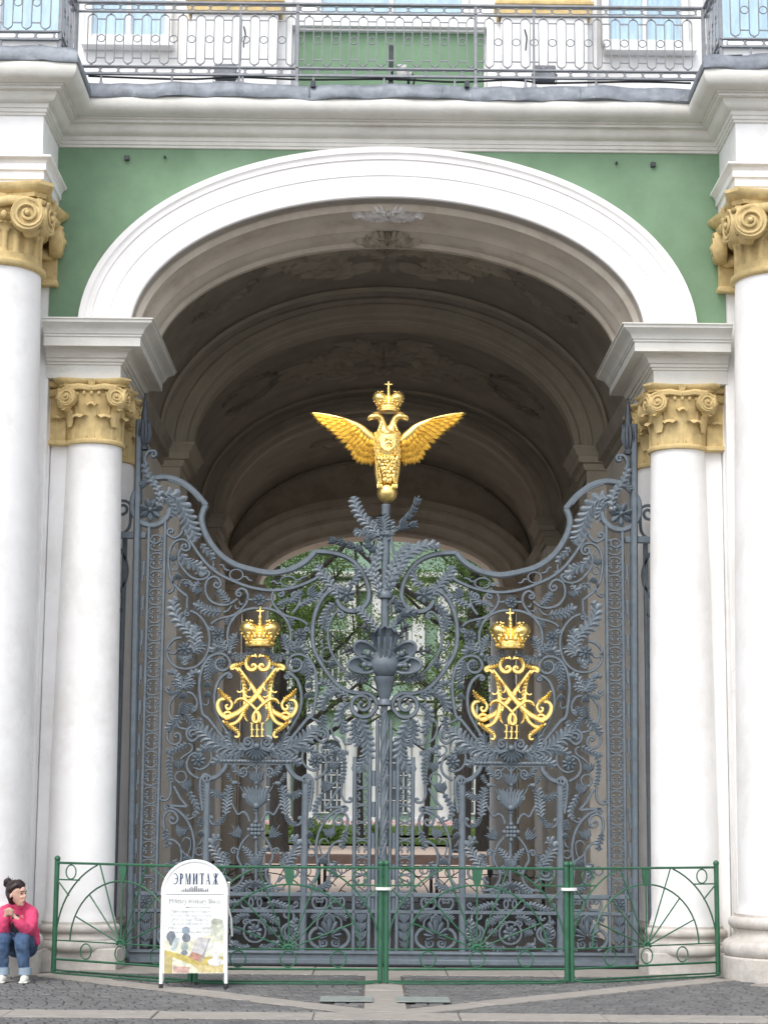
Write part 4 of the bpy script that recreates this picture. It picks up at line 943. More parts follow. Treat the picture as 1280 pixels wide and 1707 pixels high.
# ---- centre motif belonging to the leaf: heart scroll and its sprays
curl([(557, 981), (541, 993), (528, 1016), (521.5, 1045.6), (523, 1080), (536, 1107.5), (556, 1135), (572, 1149), (592, 1155.5), (612, 1156), (625, 1166), (627, 1180), (617, 1193)], (604, 1175), 20, 6.5, 'heart_scroll', turns=1.5, t=.06)
curve([(557, 981), (565, 978), (572, 982)], 6, 'heart_scroll', t=.05)
curl([(586, 1128), (564, 1107.5), (549.5, 1080), (547, 1050), (555, 1027), (566, 1019), (573, 1024)], (569, 1026), 4, 4.2, turns=.8, t=.04)
ring(545, 1092, 9.5, 3, ry=12); flame([(539, 1080), (536, 1072), (538, 1066)], 3); bud(553, 1108, 8, 140)
leaf([(571, 1000), (558, 985), (547, 969), (536, 956), (526, 938)], 14, 8); leaf([(578, 975), (590, 970), (597, 954), (588, 941)], 10, 6); leaf([(560, 1005), (549, 1015), (540, 1032), (535, 1045)], 12, 6)
leaf([(533, 1046), (541, 1048), (546, 1038), (544, 1026)], 7, 5)
leaf([(497, 1012), (510, 1004), (524, 998), (541, 988)], 8, 6); curl([(488, 1022), (497, 1010), (500, 996), (494, 988)], (491, 994), 5, 4, turns=.8); bud(520, 988, 12, 60); leaf([(462, 1010), (476, 1003), (489, 1002)], 8, 5); curve([(500, 1010), (525, 997), (545, 978)], 4, 'scroll')
leaf([(598, 1195), (606, 1215), (612, 1235), (612, 1258), (602, 1276), (589, 1280), (585, 1272)], 17, 11, rib=5); leaf([(594, 1196), (590, 1214), (594, 1232), (602, 1246)], 13, 7)
leaf([(584, 1164), (566, 1154), (549, 1158), (538, 1172), (536, 1190)], 14, 9, rib=4); leaf([(584, 1172), (572, 1180), (566, 1196), (572, 1212), (570, 1228)], 13, 8); leaf([(560, 1152), (546, 1140), (537, 1138), (533, 1145)], 9, 5)
leaf([(618, 1130), (600, 1132), (584, 1128), (574, 1136)], 11, 6); curl([(570, 1228), (575, 1240), (584, 1240)], (582, 1235), 5, 3.6, turns=.8); leaf([(546, 1262), (556, 1252), (566, 1258), (570, 1272)], 9, 5); leaf([(536, 1190), (540, 1204), (536, 1216)], 9, 4)
curve([(560, 1196), (552, 1210), (556, 1228), (566, 1238)], 3.6, 'scroll'); curve([(512, 1192), (524, 1200), (536, 1205)], 3.6, 'scroll')
# ---- tall outer spray rising over the stile
leaf([(262, 850), (267, 835), (262, 815), (250, 798), (243, 780), (245, 762)], 10, 9, 'crest_spray', rib=6, y=-.06); curl([(246, 778), (243, 766), (248, 755), (258, 753)], (256, 759), 6, 5, turns=.8, t=.05, y=-.05); leaf([(262, 806), (250, 800), (240, 806), (234, 812)], 9, 5, y=-.05)

# ---- gilded monogram and crown (separately gilded parts)
GOLD = M['gold']
def mu(u, v): return (340+u/6.737, 1010+v/6.737)
def mus(L): return [mu(*p) for p in L]
_AX = AX; AX = gp(*mu(602, 900))[0]
mono = MB(); 
def gcurve(L, w, y=-.05, t=.03, taper='mid', mb=mono):
    P = gq(spline(mus(L), 5)); n = len(P); W = w/6.737*PX*1.42
    Wd = [W*(.45+.55*sin(pi*min(1, max(0, .06+.88*i/(n-1))))) for i in range(n)] if taper == 'mid' else [W]*n
    a = MB().bar(P, Wd, t, y, dome=.7); mb.add(a.V, a.F); b = [(2*AX-v[0], v[1]-.012, v[2]) for v in a.V]; mb.add(b, [tuple(reversed(f)) for f in a.F])
def gleaf(spine, wd, n, y=-.06):
    a = leaf(mus(spine), wd/6.737, n, build=False, y=y, side=0); mono.add(a.V, a.F); mono.add([(2*AX-v[0], v[1]-.012, v[2]) for v in a.V], [tuple(reversed(f)) for f in a.F])
gcurve([(590, 570), (530, 570), (485, 610), (475, 660), (500, 710), (545, 725), (585, 700), (575, 665), (545, 665), (540, 690)], 34)
gcurve([(480, 640), (410, 665), (350, 670), (310, 690), (315, 715), (345, 710)], 34)
gcurve([(340, 690), (410, 745), (480, 820), (540, 905), (600, 995), (680, 1090), (740, 1150), (800, 1205), (870, 1240), (930, 1262), (990, 1235), (1030, 1175), (1040, 1110), (1010, 1065), (960, 1060)], 42)
gcurve([(385, 705), (425, 790), (450, 900), (455, 1000), (462, 1090), (440, 1200), (400, 1280), (340, 1325), (270, 1330), (215, 1295)], 36)
gcurve([(395, 700), (440, 760), (490, 830), (520, 880)], 24, y=-.065)
gcurve([(350, 1105), (375, 1060), (440, 1048), (520, 1100), (590, 1170), (632, 1235), (630, 1295), (595, 1312), (572, 1280), (580, 1225), (600, 1185)], 28, y=-.075)
gcurve([(165, 930), (210, 1000), (280, 1050), (318, 1100), (300, 1155), (262, 1160), (250, 1125), (275, 1115)], 28)
gcurve([(215, 1295), (280, 1350), (355, 1395), (395, 1440), (385, 1475), (350, 1470)], 32); gcurve([(330, 1250), (300, 1205), (250, 1200), (225, 1235), (255, 1265), (285, 1245)], 26)
gcurve([(445, 930), (430, 965), (395, 975), (380, 960)], 18); gcurve([(525, 920), (515, 950), (490, 955)], 16); gcurve([(470, 1000), (500, 1030), (530, 1020)], 16); gcurve([(500, 1140), (460, 1200), (470, 1270), (495, 1300)], 24)
gleaf([(165, 935), (205, 995), (265, 1040), (305, 1080)], 42, 6); gleaf([(350, 1095), (400, 1060), (465, 1060), (520, 1105)], 34, 6); gleaf([(230, 1300), (300, 1360), (370, 1410), (390, 1450)], 38, 6); gleaf([(395, 715), (440, 830), (470, 930), (480, 1020)], 26, 6); gleaf([(470, 640), (400, 665), (330, 690)], 30, 4); gleaf([(480, 1150), (460, 1210), (470, 1270)], 24, 4)
gleaf([(540, 560), (500, 590), (485, 640)], 30, 3); gcurve([(575, 545), (590, 575), (600, 590)], 22)
for k in (545, 602, 659):
    a = MB().bar(gq(mus([(k, 1318), (k-6, 1360), (k, 1395), (k-5, 1430), (k, 1475)])), 24/6.737*PX, .03, -.05, dome=.7); mono.add(a.V, a.F)
    for vv in (1322, 1395, 1470):
        c = gp(*mu(k, vv)); mono.box((c[0], -.05, c[1]), (.042, .032, .014), .003)
mo = put('monogram', mono, m=GOLD)
def crown_mesh(H=.36, W=.42):
    """closed imperial crown, base at z=0; width over the bowls W; without its cross"""
    mb = MB(); s = W/.42
    mb.lathe([(.135*s, 0), (.15*s, .004), (.152*s, .02), (.142*s, .026), (.142*s, .052), (.152*s, .058), (.150*s, .072), (.135*s, .08), (.14*s, .1)], n=28)
    for k in range(14):
        a = 2*pi*k/14; mb.ball((.146*s*cos(a), .146*s*sin(a), .04), .012*s, 6, 5)
    for k in range(10):                                   # leaf cresting on the rim
        a = 2*pi*k/10; mb.ball((.150*s*cos(a), .150*s*sin(a), .098), .022*s, 7, 5, sz=1.5)
    for sg in (-1, 1):                                    # two swelling bowls
        rows = []
        for j in range(9):
            t = j/8; r = (.068+.048*sin(pi*min(1, t*1.05)*.66))*(1-.55*max(0, (t-.6)/.4)**2)*s; z = .07+.20*t
            cx = sg*(.070+.060*t)*s
            rows.append([(cx+r*cos(2*pi*i/16)*.95, r*sin(2*pi*i/16)*1.15, z) for i in range(16)])
        n0 = len(mb.V); mb.grid(rows, closed=True); mb.F.append(tuple(n0+8*16+i for i in range(16)))
        for j in range(7):                                 # pearled ribs
            t = j/6; a = radians(-55+j*26)
            mb.ball((sg*(.118+.085*cos(a))*s*1.0, -.02, .185+.095*sin(a)), .0135*s, 6, 5)
            mb.ball((sg*(.085+.045*cos(a))*s, -.105*s, .18+.085*sin(a)), .011*s, 6, 5)
        for (dx, dz) in ((.055, .13), (.105, .13), (.135, .165), (.08, .175), (.125, .21), (.09, .225)):
            mb.ball((sg*dx*s, -.125*s if dx < .11 else -.095*s, dz), .0165*s, 6, 5)
    rows = []                                              # middle arch
    for j in range(9):
        t = j/8; r = .034*s*(1-.35*t); rows.append([(r*cos(2*pi*i/10), -.06*s*(1-t)+r*1.3*sin(2*pi*i/10)-.02, .07+.23*t) for i in range(10)])
    mb.grid(rows, closed=True)
    for j in range(7): mb.ball((0, -.11*s+.055*s*j/6, .09+.205*j/6), .0135*s, 6, 5)
    mb.ball((0, -.02, .315), .024*s, 10, 7)
    return mb
def cross_mesh(s=1):
    mb = MB(); mb.box((0, 0, .045*s), (.018*s, .016*s, .09*s), .003); mb.box((0, 0, .055*s), (.062*s, .016*s, .018*s), .003)
    for x, z in ((-.034, .055), (.034, .055), (0, .092), (0, .006)): mb.ball((x*s, 0, z*s), .0125*s, 7, 5)
    return mb
c = gp(433.3, 1079.5); cr = crown_mesh(.36, .415).build('crown', GOLD, leafroot); cr.location = (c[0], -.05, c[1])
cross_mesh().build('cross', GOLD, cr).location = (0, -.02, .325)
AX = _AX
# ---- hinge strap and finial of the stile (dark acanthus bulb with spike)
def strap_post(parent):
    x, z = gp(233, 892); mb = MB().box((x-.13, .02, z), (.40, .05, .075), .01); mb.lathe([(.055, -.05), (.06, -.045), (.06, .045), (.055, .05)], (x-.27, .06, z), 14); mb.build('hinge_strap', IRON, parent)
    x, z = gp(237, 742); mb = MB()
    mb.lathe([(.03, -.06), (.048, -.05), (.05, -.02), (.035, 0), (.045, .03), (.062, .12), (.055, .22), (.038, .30), (.042, .33), (.026, .42), (.012, .52), (.008, .54)], (x+.02, 0, z), 14); mb.ball((x+.02, 0, z+.56), .016, 8, 6)
    for k in range(9): leafplate(mb, 2*pi*k/9, .075, 0, .26, .055, .02, c=(0, 0)) if False else None
    for k in range(10):
        a = 2*pi*k/10; mb.tube([(x+.02+.042*cos(a), .042*sin(a), z+.02), (x+.02+.066*cos(a), .066*sin(a), z+.12), (x+.02+.057*cos(a), .057*sin(a), z+.22), (x+.02+.068*cos(a), .068*sin(a), z+.27)], [.010, .017, .014, .005], 5)
    mb.build('finial', M['iron_mid'], parent)
strap_post(leafroot)
# ---- the other leaf is its mirror image
leaf2 = copy_tree(leafroot); leaf2.scale = (-1, 1, 1); leaf2.location = (.004, 0, 0)
leaf2['label'] = 'grey wrought-iron gate leaf with gilded crowned monogram, beside the right white columns'

# ================================================================ centre post with shell and sprays
post = thing('gate_post', 'grey iron central gate post with big shell, leaf sprays and cabled lower shaft', 'gate post', (0, 0, 0))
PXC = gp(640, 1250)[0]
def pz(y): return gp(640, y)[1]
PC = Vector((PXC-.0, -.03, 0))
mb = MB().lathe([(.045, pz(1006)), (.045, pz(850)), (.05, pz(846)), (.05, pz(842)), (.02, pz(840))], (PXC, -.03, 0), 18); mb.lathe([(.045, pz(1095)), (.045, pz(1006))], (PXC, -.03, 0), 18); mb.build('upper_shaft', IRON, post)
mb = MB().lathe([(.05, pz(1000)), (.075, pz(998)), (.08, pz(994)), (.075, pz(990)), (.06, pz(986)), (.055, pz(982))], (PXC, -.03, 0), 18); mb.lathe([(.05, pz(896)), (.072, pz(893)), (.075, pz(888)), (.06, pz(884))], (PXC, -.03, 0), 18); mb.build('collar', IRON, post)
def flmod(r, z, a): return r*(1-.10*(.5+.5*cos(a*14))) if pz(1160) < z < pz(1136) else r
mb = MB().lathe([(.05, pz(1178)), (.075, pz(1176)), (.07, pz(1170)), (.05, pz(1166)), (.065, pz(1160)), (.085, pz(1150)), (.105, pz(1138)), (.12, pz(1133)), (.12, pz(1129)), (.085, pz(1127)), (.085, pz(1116)), (.095, pz(1113)), (.08, pz(1110))], (PXC, -.04, 0), 42, mod=flmod); mb.build('fluted_vase', IRON, post)
mb = MB().lathe([(.04, pz(1605)), (.04, pz(1600)), (.034, pz(1250)), (.034, pz(1178))], (PXC, -.03, 0), 18)
z0, z1 = pz(1590), pz(1182)
for ph in (0, 2*pi/3, 4*pi/3):
    N = 130; mb.tube([(PXC+.036*cos(22*i/N+ph), -.03+.036*sin(22*i/N+ph), z0+(z1-z0)*i/N) for i in range(N+1)], .010, 5)
for k in range(60):
    a = 22*(k+.5)/60; z = z0+(z1-z0)*(k+.5)/60; mb.ball((PXC+.040*cos(a+1), -.03+.040*sin(a+1), z), .012, 6, 4, sz=1.6)
mb.build('cabled_shaft', IRON, post)
# shell: five scalloped hollow lobes round a boss
mb = MB()
for k, (ax_, az_, wv) in enumerate(((-1.02, .02, .13), (-.86, .62, .14), (0, 1.0, .155), (.86, .62, .14), (1.02, .02, .13))):
    d = Vector((ax_, 0, az_)).normalized(); u = Vector((-d.z, 0, d.x)); L = .36 if k == 2 else .335; base = Vector((PXC, -.10, pz(1112)))
    rows = []
    for j in range(9):
        t = j/8; row_ = []
        for i in range(13):
            s_ = 2*i/12-1
            half = wv*(.22+.9*t**.8)*(1 if t < .8 else (1-.35*((t-.8)/.2)**2))
            edge = L*t*(1-.13*t*s_*s_)*(1+.035*cos(3*pi*s_)*t)
            p = base+d*(.04+edge)+u*s_*half+Vector((0, -.10*t-.05*s_*s_*t+.03*cos(s_*pi*3)*t, 0)); row_.append(tuple(p))
        rows.append(row_)
    if k == 2:
        mb.grid(rows); back = [[(x, y+.02, z) for x, y, z in r_] for r_ in rows]; mb.grid(back)
        edge = [rows[-1][i] for i in range(13)]; mb.tube(edge, .013, 6)
    else:                                              # open-work lobe: broad scalloped rim, stalk and bead
        for w_off, rad_ in ((0, .030),):
            rim = []
            for q in range(29):
                th = -pi+2*pi*q/28; e = 1+.075*cos(3*th) if abs(th) < pi*.62 else 1
                al, ac = .165*cos(th)*e, (wv*.86)*sin(th)*e*(.75+.25*cos(th))
                c_ = base+d*(.205+al)+u*ac; dep = -.10*((.205+al)/.34); rim.append((c_.x, c_.y+dep, c_.z))
            mb.tube(rim, .019, 8, caps=False); inn_ = [tuple(Vector(p)+(base+d*.17+Vector((0, -.05, 0))-Vector(p))*.52+Vector((0, .03, 0))) for p in rim]
            mb.grid([rim, inn_])
        mb.tube([tuple(base+d*.03), tuple(base+d*.10+Vector((0, -.04, 0))), tuple(base+d*.19+Vector((0, -.07, 0)))], [.035, .026, .020], 8); q = base+d*.215+Vector((0, -.085, 0)); mb.ball(tuple(q), .032, 10, 7)
for k in (-1, 0, 1): mb.tube([(PXC+k*.03, -.19, pz(1108)), (PXC+k*.06, -.24, pz(1082)), (PXC+k*.065, -.27, pz(1066))], [.016, .02, .012], 6)
mb.lathe([(.01, pz(1130)), (.09, pz(1128)), (.14, pz(1120)), (.165, pz(1110)), (.155, pz(1100)), (.12, pz(1090)), (.06, pz(1083)), (.02, pz(1080))], (PXC, -.10, 0), 24, sy=.8)
mb.build('shell', IRON, post, ang=50)
def sprig(P, name='thorn_sprig', w=3.4):
    Q = [(gp(a, b)[0], -.10-.10*i/(len(P)-1), gp(a, b)[1]) for i, (a, b) in enumerate(P)]; S = spline(Q, 4); n = len(S); mb = MB().tube(S, [.020*(1-.5*i/(n-1)) for i in range(n)], 6)
    for i in range(n//2, n, 2):
        p = Vector(S[i]); d = (Vector(S[min(i+1, n-1)])-Vector(S[max(i-1, 0)])).normalized(); u = Vector((-d.z, 0, d.x))
        for sg in (-1, 1): mb.tube([p, p+u*sg*.03+d*.015, p+u*sg*.06+d*.05], [.014, .016, .003], 5)
    p = Vector(S[-1]); mb.ball(tuple(p), .03, 8, 6, sz=1.2); mb.build(name, M['iron_dark'], post)
sprig([(628, 1102), (600, 1092), (578, 1086)]); sprig([(652, 1102), (682, 1092), (712, 1087)]); sprig([(632, 1092), (622, 1066), (608, 1048)]); sprig([(648, 1092), (664, 1064), (676, 1047)])
_lr = leafroot; leafroot = post
for sg in (-1, 1):
    f = lambda L, sg=sg: [(640+sg*(x-640), y) for x, y in L]
    leaf(f([(634, 994), (626, 975), (616, 958), (604, 944)]), 9, 6, 'leaf_spray', y=-.07); leaf(f([(632, 1064), (624, 1046), (610, 1030), (596, 1018), (586, 1020)]), 11, 8, 'leaf_spray', y=-.08)
    leaf(f([(634, 905), (628, 880), (630, 866)]), 10, 5, 'leaf_spray', y=-.06); curl(f([(628, 900), (622, 930), (620, 960), (630, 984)]), (636, 984), 5, 4, 'scroll', turns=.3, y=-.06)
leaf([(634, 898), (618, 880), (602, 862), (592, 842), (588, 824)], 15, 9, 'leaf_spray', y=-.07, rib=4); leaf([(632, 896), (616, 890), (600, 890), (588, 884)], 11, 6, 'leaf_spray', y=-.07); leaf([(622, 884), (616, 872), (616, 862)], 9, 4, 'leaf_spray', y=-.07)
def wheat(P, n, s, name='wheat_ear'):
    mb = MB().bar(gq(spline(P, 5)), .016, .03, -.06); S = gq(spline(P, 5)); m_ = len(S)
    for k in range(n):
        i = int((.35+.62*k/n)*(m_-1)); p = S[i]; q = S[min(i+1, m_-1)]; d = hypot(q[0]-p[0], q[1]-p[1]) or 1; dx, dz = (q[0]-p[0])/d, (q[1]-p[1])/d
        for sg in (-1, 0, 1):
            lobe(mb, [(p[0]+dx*s*PX*f-dz*sg*s*PX*f*.6, p[1]+dz*s*PX*f+dx*sg*s*PX*f*.6) for f in (0, .4, .8, 1.2)], [s*PX*.15, s*PX*.36, s*PX*.3, s*PX*.05], .05, -.07)
    put(name, mb, parent=post)
wheat([(648, 896), (660, 882), (676, 868), (690, 850), (698, 828)], 8, 8.5); wheat([(654, 890), (672, 880), (694, 876)], 5, 9); wheat([(630, 950), (612, 925), (592, 914), (566, 905), (548, 902)], 8, 8.5); wheat([(632, 940), (624, 922), (612, 908), (618, 896)], 5, 9); wheat([(648, 1060), (662, 1040), (672, 1026), (694, 1026)], 6, 8.5); wheat([(644, 1012), (658, 1004), (664, 1018)], 4, 10)
leaf([(646, 985), (660, 955), (680, 928), (706, 912), (732, 912), (740, 918)], 15, 11, 'leaf_spray', y=-.08, rib=4); leaf([(646, 975), (654, 948), (672, 920), (690, 905)], 12, 8, 'leaf_spray', y=-.08); leaf([(636, 985), (626, 960), (630, 930), (638, 900)], 10, 8, 'leaf_spray', y=-.07); leaf([(640, 892), (640, 876), (636, 862)], 16, 5, 'leaf_spray', y=-.09); leaf([(640, 988), (652, 968), (668, 950), (678, 932)], 9, 7, 'leaf_spray', y=-.08)
leafroot = _lr

# ================================================================ fixed side grilles between columns and gate
for s in (-1, 1):
    sg = thing('side_grille', 'narrow grey iron side grille with scrolls between %s column pair and gate stile' % ('left' if s < 0 else 'right'), 'grille', (s*2.86, .22, 0), 'side grilles of the gate')
    def sb(P, w, name): MB().bar([(-s*x, z) for x, z in P], w, .03, 0).build(name, IRON, sg)
    sb([(.06, .12), (.06, 4.55)], .05, 'upright'); sb([(-.22, .12), (-.22, 5.0)], .05, 'upright')
    for z in (.15, 3.75): sb([(-.2, z), (.06, z)], .05, 'rail')
    sb([(-.05, .45), (-.05, 3.55)], .03, 'upright')
    for z in (.9, 2.0, 3.2): sb([(-.05+.07*cos(t), z+.16*sin(t)) for t in [k*pi/8-pi/2 for k in range(9)]], .025, 'scroll')
    sb(spline([(-.12, 3.8), (.05, 4.0), (.09, 4.2), (.02, 4.4), (-.10, 4.45)], 5), .035, 'scroll')
    sb([(.02+.10*(1-.75*i/24)*cos(i*.4), 4.85+.10*(1-.75*i/24)*sin(i*.4)) for i in range(25)], .03, 'scroll'); sb(spline([(.0, 4.55), (.10, 4.65), (.11, 4.85)], 5), .03, 'scroll')
# ================================================================ gilded two-headed eagle on the post
def eu(u, v): return gp(500+u/4.267, 630+v/4.267)
E0 = eu(620, 890)
eagle = thing('eagle_statue', 'gilded two-headed crowned eagle with spread wings standing on a golden orb', 'statue', (E0[0], -.03, E0[1]))
def ep(u, v, y=0): x, z = eu(u, v); return Vector((x-E0[0], y, z-E0[1]))
ES = 1/670
def blob(name, chains, vox=.012, parent=eagle, m=None, sm=2):
    """chains of (u,v,y,r) swept as tubes and fused into one surface"""
    mb = MB()
    for ch in chains:
        P = [ep(a, b, c) for a, b, c, r in ch]; R = [r*ES for *_, r in ch]
        Q = spline([(p.x, p.y, p.z, r) for p, r in zip(P, R)], 4)
        mb.tube([q[:3] for q in Q], [max(.004, q[3]) for q in Q], 12)
        for q in (Q[0], Q[-1]): mb.ball(q[:3], max(.004, q[3])*.98, 12, 8)
    o = mb.build(name, m or M['gold'], parent)
    r = o.modifiers.new('fuse', 'REMESH'); r.mode = 'VOXEL'; r.voxel_size = vox; r.use_smooth_shade = True
    s = o.modifiers.new('smooth', 'SMOOTH'); s.iterations = sm; s.factor = .5
    return o
body = blob('body', [
    [(620, 420, 0, 62), (618, 480, -.02, 88), (618, 540, -.01, 88), (620, 610, 0, 74), (620, 680, .01, 56), (620, 740, .02, 44)],
    [(612, 430, 0, 48), (596, 380, .0, 38), (588, 340, 0, 31), (580, 305, -.01, 27), (560, 282, -.02, 27), (535, 282, -.03, 26), (515, 288, -.03, 17)],
    [(628, 430, 0, 48), (648, 380, .0, 38), (660, 340, 0, 31), (672, 305, -.01, 27), (692, 282, -.02, 27), (718, 282, -.03, 26), (738, 288, -.03, 17)],
    [(575, 600, -.02, 48), (560, 660, -.02, 34), (560, 720, -.03, 24), (565, 770, -.05, 20)],
    [(670, 600, -.02, 48), (680, 660, -.02, 34), (680, 720, -.03, 24), (675, 770, -.05, 20)]], .011)
for sg in (-1, 1):
    X = lambda u: 626+sg*(u-626)
    o = blob('beak', [[(X(735), 280, -.03, 17), (X(755), 284, -.03, 13), (X(768), 298, -.03, 6), (X(766), 310, -.03, 2)], [(X(735), 300, -.03, 10), (X(752), 306, -.03, 5), (X(758), 312, -.03, 2)]], .006, body)
    mb = MB()
    for k in range(5):                                       # ruff of pointed neck feathers
        u, v = 665+k*6, 320+k*16; P = [ep(X(u), v, -.04), ep(X(u+10), v+16, -.05), ep(X(u+24), v+30, -.04)]; mb.tube(P, [.012, .014, .002], 6)
    mb.ball(tuple(ep(X(718), 272, -.065)), .008, 8, 6); mb.tube([ep(X(738), 262, -.05), ep(X(712), 258, -.06), ep(X(690), 262, -.06)], [.004, .01, .008], 6)
    mb.build('neck_feathers', M['gold'], body)
# scale feathers on the body, shield, tail
mb = MB()
for j, v in enumerate((575, 596, 620, 644, 668, 692, 716)):
    n = 7-j//2
    for i in range(n):
        u = 620+(i-(n-1)/2)*(23-1.2*j)+random.uniform(-5, 5)+(j % 2)*8; dv = random.uniform(-6, 6); ln = random.uniform(.8, 1.25); mb.tube([ep(u, v-12+dv, -.115+.009*j), ep(u+random.uniform(-4, 4), v+4*ln+dv, -.140+.010*j), ep(u+random.uniform(-6, 6), v+20*ln+dv, -.146+.010*j), ep(u+random.uniform(-8, 8), v+30*ln+dv, -.142+.010*j), ep(u+random.uniform(-8, 8), v+36*ln+dv, -.132+.010*j)], [.010, .017, .017, .012, .002], 8)
for sg in (-1, 1):                                            # flank and thigh feathers
    for j in range(13):
        for q in range(3):
            v = 400+j*27+random.uniform(-6, 6); hw = 80 if v < 560 else 80-(v-560)*.14; u = 620+sg*(hw-q*13+random.uniform(-4, 4)); yy = -.05-.028*q
            if v > 560 and q == 2: continue
            mb.tube([ep(u, v-8, yy), ep(u+sg*4, v+8, yy-.022), ep(u+sg*3, v+24, yy-.02), ep(u, v+34, yy-.006)], [.009, .016, .013, .002], 7)
mb.build('breast_feathers', M['gold'], body)
mb = MB()                                                     # shield with rider emblem in relief
pts = [(545, 415), (560, 395), (620, 402), (690, 395), (705, 415), (698, 470), (690, 520), (660, 548), (624, 565), (585, 548), (558, 520), (550, 470)]
pts = [(624+(u-624)*.84, 478+(v-478)*.82) for u, v in pts]
rim = [ep(u, v, -.118-.03*(1-((u-624)/80)**2)) for u, v in pts]
rows = [[tuple(p+Vector((0, .05, 0))) for p in rim], [tuple(p) for p in rim], [tuple(p+(ep(624, 480, -.15)-p)*.12+Vector((0, -.012, 0))) for p in rim], [tuple(p+(ep(624, 480, -.165)-p)*.6) for p in rim], [tuple(ep(624, 480, -.172))]*len(rim)]
mb.grid(rows, closed=True)
for P in ([(600, 500), (612, 485), (630, 480), (650, 486), (660, 500)], [(612, 485), (600, 470), (606, 455)], [(630, 480), (636, 460), (630, 448)], [(650, 486), (662, 474), (658, 460)], [(620, 500), (612, 515)], [(645, 498), (655, 512)], [(600, 455), (640, 470), (660, 490)]):
    mb.tube([ep(u, v, -.175) for u, v in P], [.009]*len(P), 6)
mb.build('shield', M['gold'], body)
mb = MB()
for k in range(7):
    q = k-3; mb.tube([ep(620+q*8, 640, .03), ep(620+q*12, 720, .05), ep(620+q*17, 770-abs(q)*6, .05)], [.02, .024, .006], 6, flat=.5, up=(0, 1, 0))
mb.build('tail', M['gold'], body)
mb = MB()                                                     # talons
for sg in (-1, 1):
    for q in (-1, 0, 1): mb.tube([ep(620+sg*54, 765, -.06), ep(620+sg*54+q*14, 775, -.09), ep(620+sg*50+q*18, 800, -.10)], [.016, .015, .004], 6)
mb.build('talons', M['gold'], body)
# wings: layered single feathers on an arm
def wing(sg):
    arm = [(720, 455, 0, 38), (770, 410, -.02, 36), (830, 356, -.03, 28), (910, 318, -.03, 22), (1010, 282, -.02, 14), (1100, 262, -.01, 10), (1165, 252, 0, 6)]
    w = blob('wing', [[(626+sg*(u-626), v, y, r) for u, v, y, r in arm]], .009)
    tips = [(1180, 256), (1158, 292), (1128, 326), (1090, 356), (1046, 390), (1012, 425), (978, 462), (936, 505), (912, 520), (886, 565), (872, 596), (830, 622), (795, 612), (752, 634), (722, 600)]
    def base(t):
        P = spline([(a, b) for a, b, *_ in arm], 8); i = min(len(P)-1, int(t*(len(P)-1))); return P[i]
    for lay, (sc, yo, n) in enumerate(((1.0, .0, 17), (.74, -.020, 16), (.52, -.036, 14), (.32, -.048, 11))):
        for k in range(n):
            t = k/(n-1); f_ = t*(len(tips)-1); i = min(int(f_), len(tips)-2); r_ = f_-i
            tu = tips[i][0]*(1-r_)+tips[i+1][0]*r_; tv = tips[i][1]*(1-r_)+tips[i+1][1]*r_
            b = base(.04+.46*(1-t)**1.25); tx, ty = b[0]+(tu-b[0])*sc, b[1]+(tv-b[1])*sc+(4 if lay else 0)
            L = hypot(tx-b[0], ty-b[1]); 
            if L < 12: continue
            dx, dy = (tx-b[0])/L, (ty-b[1])/L; wd = (17+6*t)*(1-.06*lay)
            mb = MB(); rows = []
            for j in range(9):
                q = (0, .2, .4, .6, .74, .86, .93, .98, 1)[j]; wv = wd*(.62+.42*q)*(1 if q < .7 else sqrt(max(0.015, 1-((q-.7)/.3)**2))); bend = 10*sin(pi*q)*(1 if t < .6 else .4)
                cu_, cv_ = b[0]+dx*L*q-dy*bend*-.5, b[1]+dy*L*q+dx*bend*-.5
                row_ = []
                for kk, e in ((-1, .012), (-.55, -.006), (-.12, -.013), (0, -.020), (.12, -.013), (.55, -.006), (1, .012), (0, .02)):
                    p = ep(626+sg*(cu_-dy*wv*kk-626), cv_+dx*wv*kk, yo-.010*sin(pi*q)+e+.0006*k); row_.append(tuple(p))
                rows.append(row_)
            mb.grid(rows, closed=True); mb.build('feather', M['gold'], w)
    return w
wing(1); wing(-1)
orb = MB(); c = ep(620, 820, -.0); orb.ball(tuple(c), .108, 32, 18); orb.build('orb', M['gold'], eagle)
c = ep(628, 250); cr = crown_mesh(.3, .31).build('crown', M['gold'], eagle); cr.location = (c.x, -.02, c.z); cr.scale = (1.08, .95, .80)
cross_mesh(.95).build('cross', M['gold'], cr).location = (0, -.02, .325)
# ================================================================ balcony railing
RL = M['rail']
railing = thing('balcony_railing', 'wrought-iron balcony railing of long ovals and rings above the grey flashing', 'railing', (0, 0, 9.25))
def xz_bar(P, w, t, closed=False): return MB().bar(P, w, t, 0, closed=closed)
def fixed(mb, name):
    me = mb.mesh(name, RL); bm = bmesh.new(); bm.from_mesh(me); bmesh.ops.recalc_face_normals(bm, faces=bm.faces); bm.to_mesh(me); bm.free(); return me
ov = [(.050*cos(t), (.225 if sin(t) >= 0 else -.225)+.05*sin(t)) for t in [2*pi*k/20 for k in range(20)]]
m_ov = MB().bar(ov, .0105, .014, closed=True); m_ov.ball((0, 0, .285), .014, 6, 5); m_ov.ball((0, 0, -.285), .014, 6, 5); me_ov = fixed(m_ov, 'oval')
m_rg = MB().bar([(.040*cos(2*pi*k/16), .040*sin(2*pi*k/16)) for k in range(16)], .009, .012, closed=True); me_rg = fixed(m_rg, 'ring')
me_tie = fixed(MB().box((0, 0, 0), (.092, .012, .012)), 'tie_bar')
lk = [((.062 if cos(t) >= 0 else -.062)+.028*cos(t), .028*sin(t)) for t in [2*pi*k/16 for k in range(16)]]
